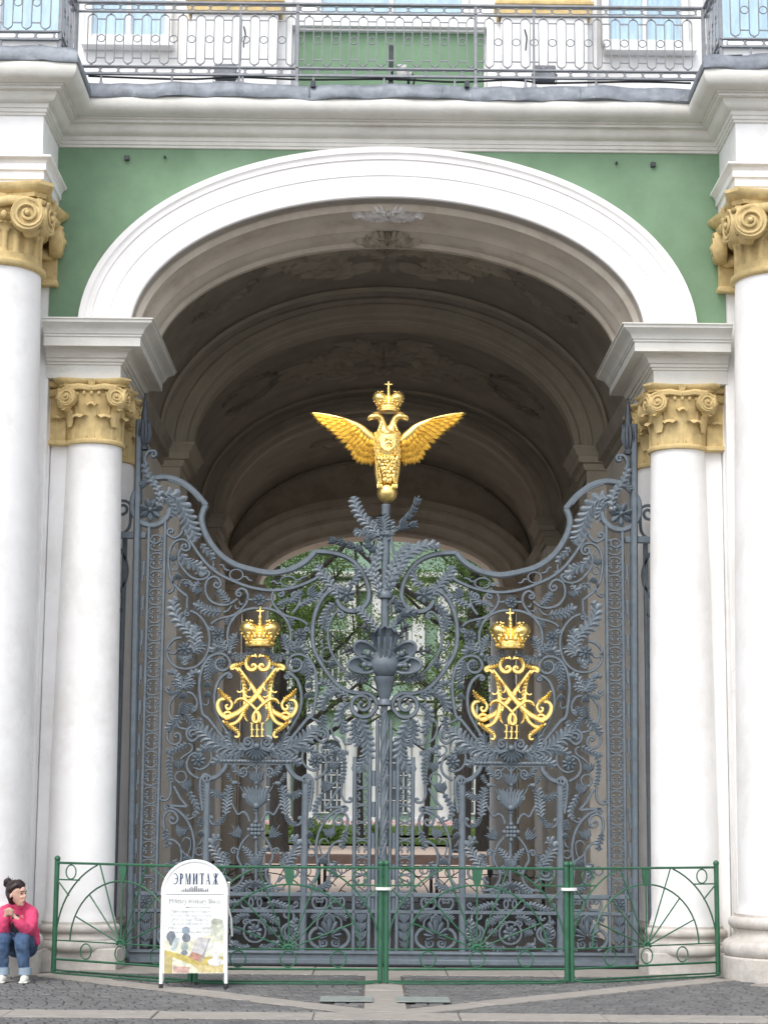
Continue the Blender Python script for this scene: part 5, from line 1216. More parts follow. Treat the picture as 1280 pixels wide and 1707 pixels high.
m_lk = MB().bar(lk, .0085, .012, closed=True); m_lk.tube([(.085, 0, -.03), (.105, 0, .03)], .006, 5); m_lk.tube([(.085, 0, .03), (.105, 0, -.03)], .006, 5); me_lk = fixed(m_lk, 'chain_link')
def rail_run(p, q, posts=()):
    p, q = Vector(p), Vector(q); d = q-p; L = d.length; d.normalize(); ang = atan2(d.y, d.x); n = int(L/.192); off = (L-n*.192)/2
    def at_(s, z): v = p+d*s; return (v.x, v.y, z)
    for z, h, dp in ((.905, .022, .05), (.80, .018, .035), (.185, .018, .035), (.10, .022, .04)):
        v = p+d*L/2; o = MB().box((0, 0, 0), (L, dp, h), .003).build('rail', RL, railing); o.location = (v.x, v.y, z); o.rotation_euler = (0, 0, ang)
    for k in range(n):
        s = off+.192*(k+.5)
        link('oval', me_ov, railing, at_(s, .4925), (0, 0, ang)); link('chain_link', me_lk, railing, at_(s, .8525), (0, 0, ang)); link('chain_link', me_lk, railing, at_(s, .1425), (0, 0, ang))
        if k:
            link('ring', me_rg, railing, at_(s-.096, .50), (0, 0, ang)); link('tie_bar', me_tie, railing, at_(s-.096, .28), (0, 0, ang)); link('tie_bar', me_tie, railing, at_(s-.096, .715), (0, 0, ang))
    for s, w_ in posts:
        mb = MB().box((0, 0, .45), (w_, w_, .94), .004); mb.lathe([(.04, -.03), (.035, .0), (.02, .03)], n=10); o = mb.build('post', RL, railing); o.location = at_(s, 0); o.rotation_euler = (0, 0, ang)
    for s in [x*.75+.3 for x in range(int(L/.75))]:
        o = MB().lathe([(.03, -.02), (.02, 0), (.012, .03), (.012, .1)], n=8).build('foot', RL, railing); o.location = at_(s, 0)
rail_run((-3.36, -.86), (3.36, -.86), ((.02, .04), (1.765, .025), (2.375, .035), (4.27, .035), (4.89, .025), (6.70, .04)))
for s in (-1, 1):
    a, b = (s*3.36, -.86), (s*3.36, -1.74); rail_run(b, a, ((.02, .04),)) if s < 0 else rail_run(a, b, ((.86, .04),))
    a, b = (s*3.36, -1.74), (s*5.0, -1.74); rail_run(a, b, ((.9, .03),)) if s > 0 else rail_run(b, a, ((.7, .03),))
cab = MB().tube(spline([(-3.2, -.84, 9.33), (-2.2, -.83, 9.31), (-1.6, -.84, 9.335), (-.9, -.84, 9.315), (0, -.84, 9.33), (.7, -.83, 9.31), (1.3, -.84, 9.335), (1.7, -.83, 9.31), (2.6, -.84, 9.33), (3.2, -.84, 9.32)], 6), .011, 6)
tag(cab.build('power_cable', M['black']), 'black cable slung along the foot of the balcony railing', 'cable')
def flood(x, y, z, label, s=1):
    t = thing('floodlight', label, 'floodlight', (x, y, z), 'balcony floodlights')
    MB().box((0, 0, .06*s), (.24*s, .10*s, .17*s), .015).build('housing', M['rail'], t); MB().box((0, .055, .06*s), (.20*s, .012, .13*s), .004).build('lens', M['glass_dark'], t)
    MB().tube([(-.13*s, 0, .06*s), (-.13*s, 0, -.05*s), (.13*s, 0, -.05*s), (.13*s, 0, .06*s)], .008, 5).build('bracket', M['iron_dark'], t)
flood(-1.76, -.66, 9.40, 'grey floodlight on the ledge below the left ochre pilaster base'); flood(1.66, -.66, 9.42, 'grey floodlight on the ledge below the right ochre pilaster base')
t = thing('camera_box', 'pale metal junction lamp on the ledge in front of the green panel', 'lamp', (.15, -.74, 9.36))
MB().box((0, 0, .06), (.17, .10, .10), .01).build('housing', M['frame'], t); MB().box((-.02, -.03, .135), (.10, .06, .04), .006).build('cap', M['frame'], t); MB().box((.05, 0, -.03), (.03, .03, .12), .004).build('leg', M['iron_dark'], t); MB().tube([(.08, 0, .08), (.12, -.02, .03), (.1, 0, -.06)], .01, 6).build('conduit', M['black'], t)
t = thing('stub_post', 'short dark iron stub post standing at the middle of the balcony edge', 'post', (.012, -.80, 9.24)); MB().box((0, 0, .24), (.05, .05, .48), .006).build('shaft', M['iron_dark'], t); MB().box((0, 0, .02), (.14, .10, .03), .006).build('foot_plate', M['iron_dark'], t)
for s, lab in ((-1, 'left'), (1, 'right')):
    x = -1.62 if s < 0 else 1.50
    tag(MB().tube(spline([(x, -.05, 10.25), (x+.02, -.07, 10.15), (x+.01, -.12, 10.05), (x+.005, -.10, 9.98)], 5), .008, 6).build('wall_wire', M['black']), 'short loose black wire hanging on the %s white pedestal' % lab, 'wire', 'loose wires on the pedestals')

# ================================================================ green crowd barriers
FG = M['fgreen']
def barrier(name, p, q, label, h=1.07, m=FG, group='green metal barriers before the gate', tie=False, feet=True):
    p, q = Vector(p), Vector(q); d = q-p; L = d.length; t = thing(name, label, 'barrier', (p.x, p.y, G), group); t.rotation_euler = (0, 0, atan2(d.y, d.x))
    k = h/1.07; hub = (L/2, .31*k); rr = .0075
    def wire(n, P, r=rr, close=False):
        P3 = [(x, 0, z*1.0) for x, z in P]
        if close: P3.append(P3[0])
        MB().tube(P3, r, 6).build(n, m, t)
    for x in (.025, L-.025):
        mb = MB().tube([(x, 0, .01), (x, 0, h)], 0.025, 10); mb.ball((x, 0, h+.02), .031, 12, 8); mb.build('post', m, t)
    wire('top_rail', [(.03, h-.02), (L-.03, h-.02)], .0125); wire('bottom_rail', [(.03, .13*k), (L-.03, .13*k)], .0115); wire('cross_rail', [(.03, .31*k), (L-.03, .315*k)], .007)
    a, b = .68*min(1, L/1.8), .585*k; wire('arc', [(hub[0]+a*cos(pi*i/24), hub[1]+b*sin(pi*i/24)) for i in range(25)], .0085)
    a2, b2 = L/2-.04, .79*k; top = h-.02-hub[1]
    for sg in (-1, 1):
        P = [(hub[0]+sg*a2*cos(u), hub[1]+b2*sin(u)) for u in [i*.09 for i in range(18)] if b2*sin(u) < top]; wire('arc', P, .0085)
        xe = hub[0]+sg*a2*cos(math.asin(min(1, top/b2)))
        wire('ray', [(hub[0]+sg*.01, hub[1]), (xe, h-.025)]); 
        for an in (50, 24): wire('ray', [hub, (hub[0]+sg*a*cos(radians(an)), hub[1]+b*sin(radians(an)))])
        xr = L/2+sg*(L/2-.22); wire('ring', [(xr+.068*cos(2*pi*i/18), h-.105+.068*sin(2*pi*i/18)) for i in range(18)], .007, True)
        wire('brace', [(L/2+sg*(L/2-.04), h-.18), (L/2+sg*(L/2-.34), h-.18)]); wire('brace', [(L/2+sg*(L/2-.04), h-.19), (L/2+sg*(L/2-.20), h-.33)])
        xr = L/2+sg*.46; wire('ring', [(xr+.072*cos(2*pi*i/18), .22*k+.072*sin(2*pi*i/18)) for i in range(18)], .007, True)
    wire('ring', [(L/2+.072*cos(2*pi*i/18), .22*k+.072*sin(2*pi*i/18)) for i in range(18)], .007, True)
    wire('ray', [hub, (L/2, hub[1]+b)], .0085)
    mb = MB(); z = h-.03; rows = [[(L/2+x*.9, yy, z-dz) for x, dz in ((-.045, 0), (-.05, .07), (-.035, .13), (0, .17), (.035, .13), (.05, .07), (.045, 0))] for yy in (-.006, .006)]
    mb.grid(rows); mb.F.append(tuple(range(7))); mb.F.append(tuple(range(13, 6, -1))); mb.build('shield_plate', m, t)
    mb = MB()
    for i in range(9):
        an = pi*i/8; mb.ball((L/2+.045*cos(an), 0, hub[1]+.035*sin(an)), .016, 6, 5)
    mb.build('hub', m, t)
    if feet:
        for sg in (-1, 1): MB().tube(spline([(.02, -.01, .03), (.12, sg*.10, .014), (.4, sg*.13, .012), (L-.4, sg*.13, .012), (L-.12, sg*.10, .014), (L-.02, -.01, .03)], 6), .009, 6).build('floor_bar', m, t)
    if tie:
        o = MB().lathe([(.045, -.014), (.052, -.012), (.052, .012), (.045, .014)], (L, 0, .86), 14, sx=1.5).build('strap', M['frame'], t); o['label'] = 'white plastic strap tying two posts'
    return t
barrier('crowd_barrier', (-3.215, -1.07), (-1.750, -2.168), 'green sunburst barrier angled back to the left columns behind the signboard')
barrier('crowd_barrier', (-1.748, -2.17), (-.006, -2.083), 'green sunburst barrier directly behind and right of the signboard', tie=True)
barrier('crowd_barrier', (-.004, -2.082), (1.736, -1.857), 'green sunburst barrier standing before the right gate leaf, second from the right', tie=True)
barrier('crowd_barrier', (1.738, -1.856), (3.33, -.80), 'green sunburst barrier angled back to the right columns')
BK = M['iron_dark']
for k, x in enumerate((-2.6, -.86, .88)):
    barrier('crowd_barrier', (x, 10.0), (x+1.7, 10.0), ('low black sunburst barrier inside the passage, %s of three' % ('leftmost', 'middle', 'rightmost')[k]), h=.80, m=BK, group='black barriers in the passage', feet=False)

# ================================================================ A-board sign
WH = mat('white_enamel', (.80, .80, .79), .35, var=.04, scale=8, spec=.5)
PAPER = mat('printed_paper', (.80, .81, .79), .5, var=.04, scale=4)
board = thing('sign_board', 'white round-topped pavement signboard with blue lettering and shop poster', 'signboard', (-1.69, -2.69, G))
board.rotation_euler = (0, 0, radians(9)); BW = .60; BH = 1.12; lean = .16
def bpt(x, z, y=0): return (x, y+lean*(z/BH), z)          # front face leans back
def outline(x0, r):
    hw = BW/2-x0; P = [(-hw, r)]
    zc = BH-BW/2; hw2 = hw
    P = [(-hw2, .0+r), (-hw2+.004, zc-.02)]+[(hw2*cos(a), zc+hw2*1.0*sin(a)) for a in [pi-pi*i/20 for i in range(21)]]+[(hw2-.004, zc-.02), (hw2, r)]
    return P
fr = outline(.012, .03)
MB().tube([bpt(x, z) for x, z in fr], .016, 8).build('frame', WH, board)
pp = outline(.02, .13); mb = MB(); n = len(pp); V = [bpt(x, z, -.004) for x, z in pp]+[bpt(x, z, .010) for x, z in pp]
mb.add(V, [tuple(range(n)), tuple(range(2*n-1, n-1, -1))]+[(i, (i+1) % n, n+(i+1) % n, n+i) for i in range(n)]).build('panel', WH, board, smooth=False)
for x in (-BW/2+.012, BW/2-.012): MB().lathe([(.017, 0), (.02, .0), (.02, .035), (.017, .04)], (x, .002, 0), 10).build('foot', M['black'], board)
for x in (-BW/2+.06, BW/2+.02): MB().tube([(x, .62, .0), (x*.97, .18, .92)], .013, 8).build('back_leg', WH, board); MB().lathe([(.016, 0), (.016, .03)], (x, .62, 0), 8).build('foot', M['black'], board)
MB().tube([(-BW/2+.06, .53, .14), (BW/2+.02, .53, .14)], .01, 6).build('cross_bar', WH, board)
mb = MB(); V = [(-.24, .60, .10), (.28, .60, .10), (.26, .22, .80), (-.22, .22, .80)]; mb.add(V, [(0, 1, 2, 3)]).build('back_panel', WH, board, smooth=False)
MB().tube([bpt(BW/2, .72, .03), (BW/2+.035, .16, .60), (BW/2+.05, .20, .44)], .009, 6).build('stay_bar', WH, board)
INKS = {}
def ink(name, col): 
    if name not in INKS: INKS[name] = mat('ink_'+name, col, .45, var=.30, scale=22)
    return INKS[name]
lay = [0]
def pr(name, P, col, parent=None):
    """flat print on the poster"""
    lay[0] += 1; y = -.0065-.00008*lay[0]
    return MB().add([bpt(x, z, y) for x, z in P], [tuple(range(len(P)))]).build(name, ink(col[0], col[1]), parent or board, smooth=False, fix=False)
pz0, pz1, px0, px1 = .13, .80, -.262, .262
poster = pr('poster', [(px0, pz0), (px1, pz0), (px1, pz1), (px0, pz1)], ('paper', (.80, .82, .80)))
pr('dividing_line', [(px0, .812), (px1, .812), (px1, .818), (px0, .818)], ('grey', (.28, .29, .3)))
# seven capital letters with heavy stems and fine hairlines
def strokes(ch):
    V = lambda x, w_=.30: [(x, 0), (x+w_, 0), (x+w_, 1), (x, 1)]
    H = lambda x0, x1, z, h=.07: [(x0, z), (x1, z), (x1, z+h), (x0, z+h)]
    D = lambda x0, z0, x1, z1, w_: [(x0, z0), (x0+w_, z0), (x1+w_, z1), (x1, z1)]
    arc = lambda cx, cz, rx, rz, a0, a1, w0, w1: [(cx+rx*cos(a), cz+rz*sin(a)) for a in [a0+(a1-a0)*i/10 for i in range(11)]]+[(cx+(rx-w1)*cos(a), cz+(rz-w0)*sin(a)) for a in [a1+(a0-a1)*i/10 for i in range(11)]]
    V_ = V
    return {'E': [arc(.0, .5, .62, .5, -pi*.5, pi*.5, .07, .22), H(-.02, .42, .47), H(-.22, .02, .93), H(-.22, .02, 0), D(-.22, .78, -.22, 1, .06), D(-.22, 0, -.22, .2, .06)],
            'R': [V(.0), arc(.2, .73, .42, .27, -pi*.5, pi*.5, .06, .2), H(-.08, .3, 0, .06), H(-.08, .2, .94, .06)],
            'M': [V(.04, .07), V(.72), D(.40, 0, .06, 1, .22)[::1], D(.42, 0, .74, 1, .07), H(-.05, .2, 0, .05), H(.62, 1.02, 0, .05)],
            'I': [V(0), V(.55), D(.16, .1, .55, .85, .07), H(-.06, .28, 0, .05), H(-.06, .28, .95, .05), H(.49, .83, 0, .05), H(.49, .83, .95, .05)],
            'T': [V(.28), H(-.02, .80, .93), D(-.02, .74, -.02, .95, .06), D(.74, .74, .74, .95, .06), H(.18, .6, 0, .05)],
            'A': [D(.0, 0, .36, 1, .07), D(.56, 0, .26, 1, .24), H(.12, .6, .30, .06), H(-.07, .16, 0, .05), H(.46, .9, 0, .05)],
            'Z': [V(.42), D(.0, 0, .40, .5, .13), D(.02, 1, .40, .5, .13), D(.92, 0, .52, .5, .13), D(.90, 1, .52, .5, .13), H(-.06, .2, 0, .05), H(.86, 1.1, 0, .05), H(.3, .76, 0, .05), H(.3, .76, .95, .05)]}[ch]
blue = ('blue', (.014, .042, .09)); x = -.196; hh = .098
for ch, adv in (('E', .045), ('R', .038), ('M', .055), ('I', .048), ('T', .045), ('A', .048), ('Z', .055)):
    ww = .0385
    mb = MB()
    for k, P in enumerate(strokes(ch)):
        lay[0] += .15
        mb.add([bpt(x+.004+p[0]*ww*1.25+(.012 if ch == 'E' else 0), .902+p[1]*hh, -.0065-.00008*lay[0]) for p in P], [tuple(range(len(P)))])
    lay[0] += 1; mb.build('letter', ink(*blue), board, smooth=False, fix=False); x += adv*1.26
mb = MB(); lay[0] += 1                                        # small engraved palace vignette under the name
for k in range(15):
    q = (k-7)/7; h_ = .014+.030*(1-abs(q))**1.5+.014*((k*7) % 3)/2; xx = q*.115; y = -.0065-.00008*lay[0]
    mb.add([bpt(xx-.0062, .838, y), bpt(xx+.0062, .838, y), bpt(xx+.004, .838+h_, y), bpt(xx-.004, .838+h_, y)], [(0, 1, 2, 3)])
mb.build('vignette', ink('slate', (.13, .14, .16)), board, smooth=False, fix=False)
def text(body_, size, x, z, col, align='CENTER', sx=1):
    cu_ = bpy.data.curves.new('text', 'FONT'); cu_.body = body_; cu_.size = size; cu_.align_x = align; cu_.resolution_u = 2
    o = bpy.data.objects.new('text', cu_); me = bpy.data.meshes.new_from_object(o); bpy.data.objects.remove(o); bpy.data.curves.remove(cu_)
    lay[0] += 1; y = -.0065-.00008*lay[0]
    for v in me.vertices: v.co = bpt(v.co.x*sx+x, v.co.y+z, y)
    me.materials.clear(); me.materials.append(ink(*col)); return link('lettering', me, board)
pale = ('pale', (.24, .25, .25)); faint = ('faint', (.38, .40, .40))
text('Military History Shop', .058, 0, .735, pale, sx=.92)
for k, s in enumerate(('Military pictures and battle', 'Military historical literature', 'Military music CD/DVD', 'Copies of uniforms and arms', 'Military souvenirs and badges', 'Postcards and calendars')): text(s, .033, -.035+.008*(k % 2), .655-.036*k, faint, sx=1.0)
pr('arrow', [(-.09, .700), (-.06, .706), (-.06, .702), (.14, .702), (.14, .698), (-.06, .698), (-.06, .694)], pale)
# poster picture: yellow table, dark figurines, books, white bust
Q = lambda name, P, c, col: pr(name, P, (c, col), poster)
circ = lambda cx, cz, rx, rz, n_=16: [(cx+rx*cos(2*pi*i/n_), cz+rz*sin(2*pi*i/n_)) for i in range(n_)]
Q('print_glow', [(px0, .13), (px1, .13), (px1, .50), (.12, .46), (-.08, .40), (px0, .42)], 'cream', (.66, .65, .50))
Q('print_table', [(px0, .33), (px0, .295), (-.02, .205), (px1, .19), (px1, .27), (-.02, .27)], 'yellow', (.52, .42, .12)); Q('print_table', [(px0, .30), (-.19, .27), (-.19, .13), (px0, .13)], 'ochre2', (.46, .38, .17)); Q('print_table', [(-.02, .205), (px1, .19), (px1, .135), (.06, .135)], 'yellow2', (.60, .50, .25))
Q('print_head', circ(-.205, .445, .042, .05), 'navy', (.17, .19, .22)); Q('print_head', circ(-.20, .40, .022, .035), 'navy', (.17, .19, .22))
Q('print_card', [(-.215, .335), (-.165, .32), (-.125, .43), (-.17, .44)], 'pale2', (.48, .54, .54))
Q('print_figurine', circ(-.075, .50, .034, .034), 'bluegrey', (.24, .30, .36)); Q('print_figurine', circ(-.07, .435, .038, .04), 'navy', (.17, .19, .22)); Q('print_figurine', circ(-.085, .36, .035, .04), 'greygreen', (.32, .38, .36)); Q('print_figurine', circ(-.085, .305, .03, .022), 'navy', (.17, .19, .22))
Q('print_book', [(-.045, .265), (.055, .225), (.13, .43), (.03, .44)], 'bookwhite', (.52, .50, .50)); Q('print_book', [(-.045, .265), (.055, .225), (.075, .285), (-.02, .315)], 'bookred', (.45, .24, .18)); Q('print_book', [(.055, .225), (.07, .223), (.145, .43), (.13, .43)], 'bookedge', (.34, .36, .40))
Q('print_bust', circ(.205, .50, .062, .10), 'bust', (.55, .57, .48)); Q('print_bust', circ(.195, .345, .075, .055), 'white2', (.70, .70, .66)); Q('print_bust', [(.16, .31), (.235, .31), (.225, .25), (.17, .25)], 'white2', (.70, .70, .66)); Q('print_bust', circ(.195, .225, .075, .035), 'white2', (.70, .70, .66)); Q('print_bust', circ(.2, .575, .055, .03), 'bust2', (.40, .42, .35))
Q('print_box', [(-.18, .135), (-.04, .135), (-.04, .185), (-.18, .19)], 'boxred', (.52, .34, .30))
# ================================================================ courtyard beyond the passage
M['gravel'] = dirty(mat('pink_gravel', (.44, .345, .275), .95, var=.12, scale=4, bump=.3, bscale=60), (.28, .22, .18), .5, .8, 1.0)
M['kerb'] = mat('brown_granite_kerb', (.07, .045, .036), .8, var=.25, scale=6)
M['lawn'] = dirty(mat('lawn', (.085, .14, .03), .95, var=.4, scale=12, bump=.8, bscale=25), (.09, .12, .04), .5, .75, 1.2)
court = structure(flat('courtyard_ground', [(-60, 17.5), (60, 17.5), (60, 140), (-60, 140)], G+.004, M['gravel']))
kerb = structure(MB().box((0, 46.2, .2), (70, .9, .38), .03).build('kerb', M['kerb']))
mb = MB(); P = []
for j in range(12):
    y = 46.6+j*4.9; P.append([(x*5.0, y, .36+.075*j*.85+.02*sin(x*1.3+j)) for x in range(-7, 8)])
structure(mb.grid(P).build('terrace', M['gravel']))
def lawn_strip(y0, y1, z0, z1, name='lawn'):
    mb = MB(); n = 9000
    for _ in range(n):
        t = random.random(); x = random.uniform(-14, 14); y = y0+(y1-y0)*t; z = z0+(z1-z0)*t; a = random.uniform(0, pi); h = random.uniform(.06, .16); w_ = .05
        mb.add([(x-w_*cos(a), y-w_*sin(a), z-.02), (x+w_*cos(a), y+w_*sin(a), z-.02), (x+random.gauss(0, .04), y, z+h)], [(0, 1, 2)])
    mb.add([(-30, y0, z0+.015), (30, y0, z0+.015), (30, y1, z1+.015), (-30, y1, z1+.015)], [(0, 1, 2, 3)])
    return stuff(mb.build(name, M['lawn'], smooth=False, fix=False))
tag(lawn_strip(58, 66, .59, .71), 'near strip of green lawn beyond the brown kerb', 'grass'); tag(lawn_strip(74, 97, .84, 1.20), 'far green lawn in front of the courtyard wing', 'grass')
# ---- courtyard wing
wing_b = thing('courtyard_wing', 'green courtyard wing with white columns and tall windows seen through the passage', 'building', (0, 100, 0))
M['far_green'] = mat('far_green_wall', (.18, .265, .205), .85, var=.1, scale=.6); M['far_white'] = mat('far_white_trim', (.48, .485, .475), .8, var=.08, scale=1.2)
MB().box((0, 3, 11), (60, 6, 22)).build('wall', M['far_green'], wing_b, smooth=False)
MB().box((0, -.35, 1.25), (60, .7, .5), .03).build('plinth', M['far_white'], wing_b)
for z, h, d in ((8.6, .5, .6), (9.1, .25, .9), (16.2, .6, .7), (16.9, .3, 1.1)): MB().box((0, -d/2, z), (60, d, h), .04).build('cornice', M['far_white'], wing_b)
cm = MB().lathe([(.52, 1.5), (.52, 1.7), (.42, 1.75), (.42, 2.0), (.36, 7.2), (.38, 7.25), (.42, 7.4), (.36, 7.5), (.40, 8.0), (.55, 8.1), (.55, 8.35)], n=20).mesh('column', M['far_white'])
cm2 = MB().box((0, 0, 12.7), (.8, .35, 6.4), .03).mesh('pilaster', M['far_white'])
for k in range(-6, 7):
    for dx in (-.62, .62):
        link('column', cm, wing_b, (k*4.15-.55+dx*1.3, -.55, 0)); link('pilaster', cm2, wing_b, (k*4.15-.55+dx*1.3, -.2, 0))
def far_window(x, z0, z1, w_, arch):
    fr = MB(); n = 12
    P = [(-w_/2, z0), (-w_/2, z1)]+([(w_/2*cos(a), z1+w_/2*sin(a)) for a in [pi-pi*i/n for i in range(1, n)]] if arch else [])+[(w_/2, z1), (w_/2, z0)]
    V = [(p[0], -.04, p[1]) for p in P]; g_ = MB().add(V, [tuple(range(len(P)))])
    fr.bar(P, .28, .22, -.06, closed=True)
    for q in (-.25, 0, .25): fr.box((q*w_, -.06, (z0+z1)/2), (.06, .06, z1-z0))
    nz = int((z1-z0)/.75)
    for j in range(1, nz+1): fr.box((0, -.06, z0+(z1-z0)*j/(nz+.0)), (w_, .06, .06))
    return fr.mesh('window', M['far_white']), g_.mesh('pane', M['glass_dark'], smooth=False)
w1, p1 = far_window(0, 2.0, 5.9, 1.5, True); w2, p2 = far_window(0, 10.2, 13.4, 1.5, False); w3, p3 = far_window(0, 14.4, 15.6, 1.3, False)
for k in range(-6, 7):
    for wm_, pm in ((w1, p1), (w2, p2), (w3, p3)):
        o = link('window', wm_, wing_b, (k*4.15+1.525, 0, 0)); link('pane', pm, o)
fl = MB()
for _ in range(500):
    x, y = random.uniform(-14, 14), random.uniform(97.2, 98.6); fl.ball((x, y, 1.3+random.uniform(0, .25)), .07, 5, 4)
tag(stuff(fl.build('flower_bed', mat('pink_flowers', (.55, .22, .24), .8, var=.5, scale=3, col2=(.7, .6, .55)))), 'low pink and white flower bed along the courtyard wing', 'flowers')
# ---- trees
def leaf_mat(name, c, c2):
    m = mat(name, c, .6, var=.3, scale=2.2, col2=c2, spec=.3); t = m.node_tree; b = t.nodes['Principled BSDF']
    out = t.nodes['Material Output']; tl = t.nodes.new('ShaderNodeBsdfTranslucent'); mx = t.nodes.new('ShaderNodeMixShader'); mx.inputs[0].default_value = .35
    src = b.inputs['Base Color'].links[0].from_socket; t.links.new(src, tl.inputs['Color']); t.links.new(b.outputs[0], mx.inputs[1]); t.links.new(tl.outputs[0], mx.inputs[2]); t.links.new(mx.outputs[0], out.inputs['Surface']); return m
LM = [leaf_mat('leaf_light', (.155, .235, .05), (.075, .135, .028)), leaf_mat('leaf_mid', (.105, .175, .042), (.045, .09, .02)), leaf_mat('leaf_dark', (.05, .10, .028), (.025, .055, .015))]
def tree(x, y, r, h, crown, n, label, lm, lean=0, limbs=6, size=.125):
    z0 = .35 if y > 46 else G
    t = thing('tree', label, 'tree', (x, y, z0), 'courtyard trees'); mb = MB(); tips = []
    tr = spline([(0, 0, -.1), (lean*.2, 0, h*.2), (lean*.5+.1, .1, h*.45), (lean, 0, h*.75)], 5); N = len(tr)
    mb.tube(tr, [r*1.35 if i == 0 else r*(1.05-.6*i/N) for i in range(N)], 10)
    for k in range(limbs):
        i = int(N*(.45+.5*k/limbs)); p = Vector(tr[min(i, N-1)]); a = k*2.4+random.uniform(-.4, .4); L = h*random.uniform(.22, .38)
        q = p+Vector((cos(a)*L*.55, sin(a)*L*.5, L*.35)); e = p+Vector((cos(a)*L, sin(a)*L*.9, L*.75))
        S = spline([tuple(p), tuple(q), tuple(e)], 5); mb.tube(S, [r*.38*(1-.75*j/(len(S)-1)) for j in range(len(S))], 6); tips += [q, e]
        for _ in range(3):
            b = q.lerp(e, random.random()); f = b+Vector((random.uniform(-1, 1), random.uniform(-1, 1), random.uniform(-.3, .9)))*L*.35; mb.tube([b, b.lerp(f, .5)+Vector((0, 0, .1)), f], [r*.12, r*.08, r*.03], 5); tips.append(f)
    mb.build('trunk', M['bark'], t)
    cl = MB(); cz, rx, rz = crown
    clumps = [Vector((random.gauss(0, .45)*rx, random.gauss(0, .4)*rx, cz+random.gauss(0, .48)*rz)) for _ in range(26)]+tips
    for c in clumps:
        s = random.uniform(.5, 1.15)
        for _ in range(int(n*1.7)//len(clumps)):
            d = Vector((random.gauss(0, .55), random.gauss(0, .55), random.gauss(0, .35)))*s; p = c+d; nn = Vector((random.gauss(0, 1), random.gauss(0, 1), random.gauss(.5, 1))).normalized(); u = nn.orthogonal().normalized(); v = nn.cross(u); L = size*random.uniform(.6, 1.2)
            q = random.uniform(0, 2*pi); u, v = u*cos(q)+v*sin(q), v*cos(q)-u*sin(q)
            cl.add([p-u*L*.5, p+v*L*.28+nn*.02, p+u*L*.5, p-v*L*.28+nn*.02], [(0, 1, 2, 3)])
    cl.build('crown', lm, t, smooth=False, fix=False)
tree(-3.45, 50, .36, 14, (9.6, 1.7, 4.6), 7500, 'thick dark trunked tree close beside the left end column of the passage', LM[1], -.3)
tree(-2.75, 53, .30, 13, (10.5, 1.4, 4.2), 5500, 'leafy tree second from left, dark trunk nearer the gate axis', LM[0], -.4)
tree(3.15, 50, .36, 14, (10.2, 1.4, 4.6), 6000, 'thick dark trunked tree right of the gate axis', LM[1], .5)
tree(4.1, 52, .32, 13, (9.4, 1.6, 4.4), 7000, 'bushy green tree close beside the right end column of the passage', LM[0], -.2)
tree(2.3, 66, .14, 12, (11.5, 1.5, 3.4), 2500, 'slender tree with thin trunk farther off right of the post', LM[0], .6)
tree(-6.2, 62, .34, 17, (12.5, 4.0, 5.5), 9000, 'dark tall tree farther off behind the left trunks', LM[2], .3)
tree(7.2, 63, .34, 17, (12.5, 4.0, 5.5), 9000, 'dark tall tree farther off behind the right trunks', LM[2], -.3)
tree(-.6, 72, .16, 19, (18.5, 3.2, 2.6), 3500, 'airy tree with high crown behind the middle of the gate', LM[0], -.4)
def shrub(x, y, s, label):
    t = thing('shrub', label, 'shrub', (x, y, .55), 'courtyard shrubs'); mb = MB()
    for _ in range(700):
        d = Vector((random.gauss(0, .42), random.gauss(0, .3), abs(random.gauss(.35, .25))))*s; nn = Vector((random.gauss(0, 1), random.gauss(0, 1), random.gauss(.5, 1))).normalized(); u = nn.orthogonal()*.09; v = nn.cross(u).normalized()*.05
        mb.add([d-u, d+v, d+u, d-v], [(0, 1, 2, 3)])
    mb.build('foliage', LM[0], t, smooth=False, fix=False)
    mb = MB()
    for k in range(5): mb.tube([(0, 0, -.1), (random.gauss(0, .2)*s, random.gauss(0, .15)*s, .35*s)], [.025, .01], 5)
    mb.build('stem', M['bark'], t)
shrub(-3.0, 60, 1.25, 'low bright green shrub on the lawn at the foot of the left trunks'); shrub(-2.0, 61, 1.0, 'small green shrub right of the larger shrub on the lawn'); shrub(.15, 74, .9, 'small green shrub standing near the gate axis behind the border strip')
# ================================================================ seated woman
def fuse(name, chains, vox, m, parent=None, sm=2, fold=None):
    mb = MB()
    for ch in chains:
        Q = spline([tuple(c) for c in ch], 4) if len(ch) > 2 else [tuple(c) for c in ch]
        mb.tube([q[:3] for q in Q], [max(.004, q[3]) for q in Q], 12)
        for q in (Q[0], Q[-1]): mb.ball(q[:3], max(.004, q[3])*.97, 12, 8)
    o = mb.build(name, m, parent)
    r = o.modifiers.new('fuse', 'REMESH'); r.mode = 'VOXEL'; r.voxel_size = vox; r.use_smooth_shade = True
    s = o.modifiers.new('smooth', 'SMOOTH'); s.iterations = sm; s.factor = .5
    if fold:
        tx = bpy.data.textures.new(name+'_folds', 'CLOUDS'); tx.noise_scale = fold[1]; tx.noise_depth = 1
        d = o.modifiers.new('folds', 'DISPLACE'); d.texture = tx; d.strength = fold[0]; d.mid_level = .5; d.texture_coords = 'GLOBAL'
    return o
skin = mat('skin', (.56, .34, .26), .5, var=.08, scale=20); pink = dirty(mat('pink_cloth', (.62, .065, .16), .85, var=.14, scale=16, bump=.4, bscale=40), (.42, .03, .09), .5, .8, 9); denim = dirty(mat('blue_denim', (.055, .10, .185), .85, var=.25, scale=14, bump=.3, bscale=80), (.14, .20, .29), .5, .75, 8)
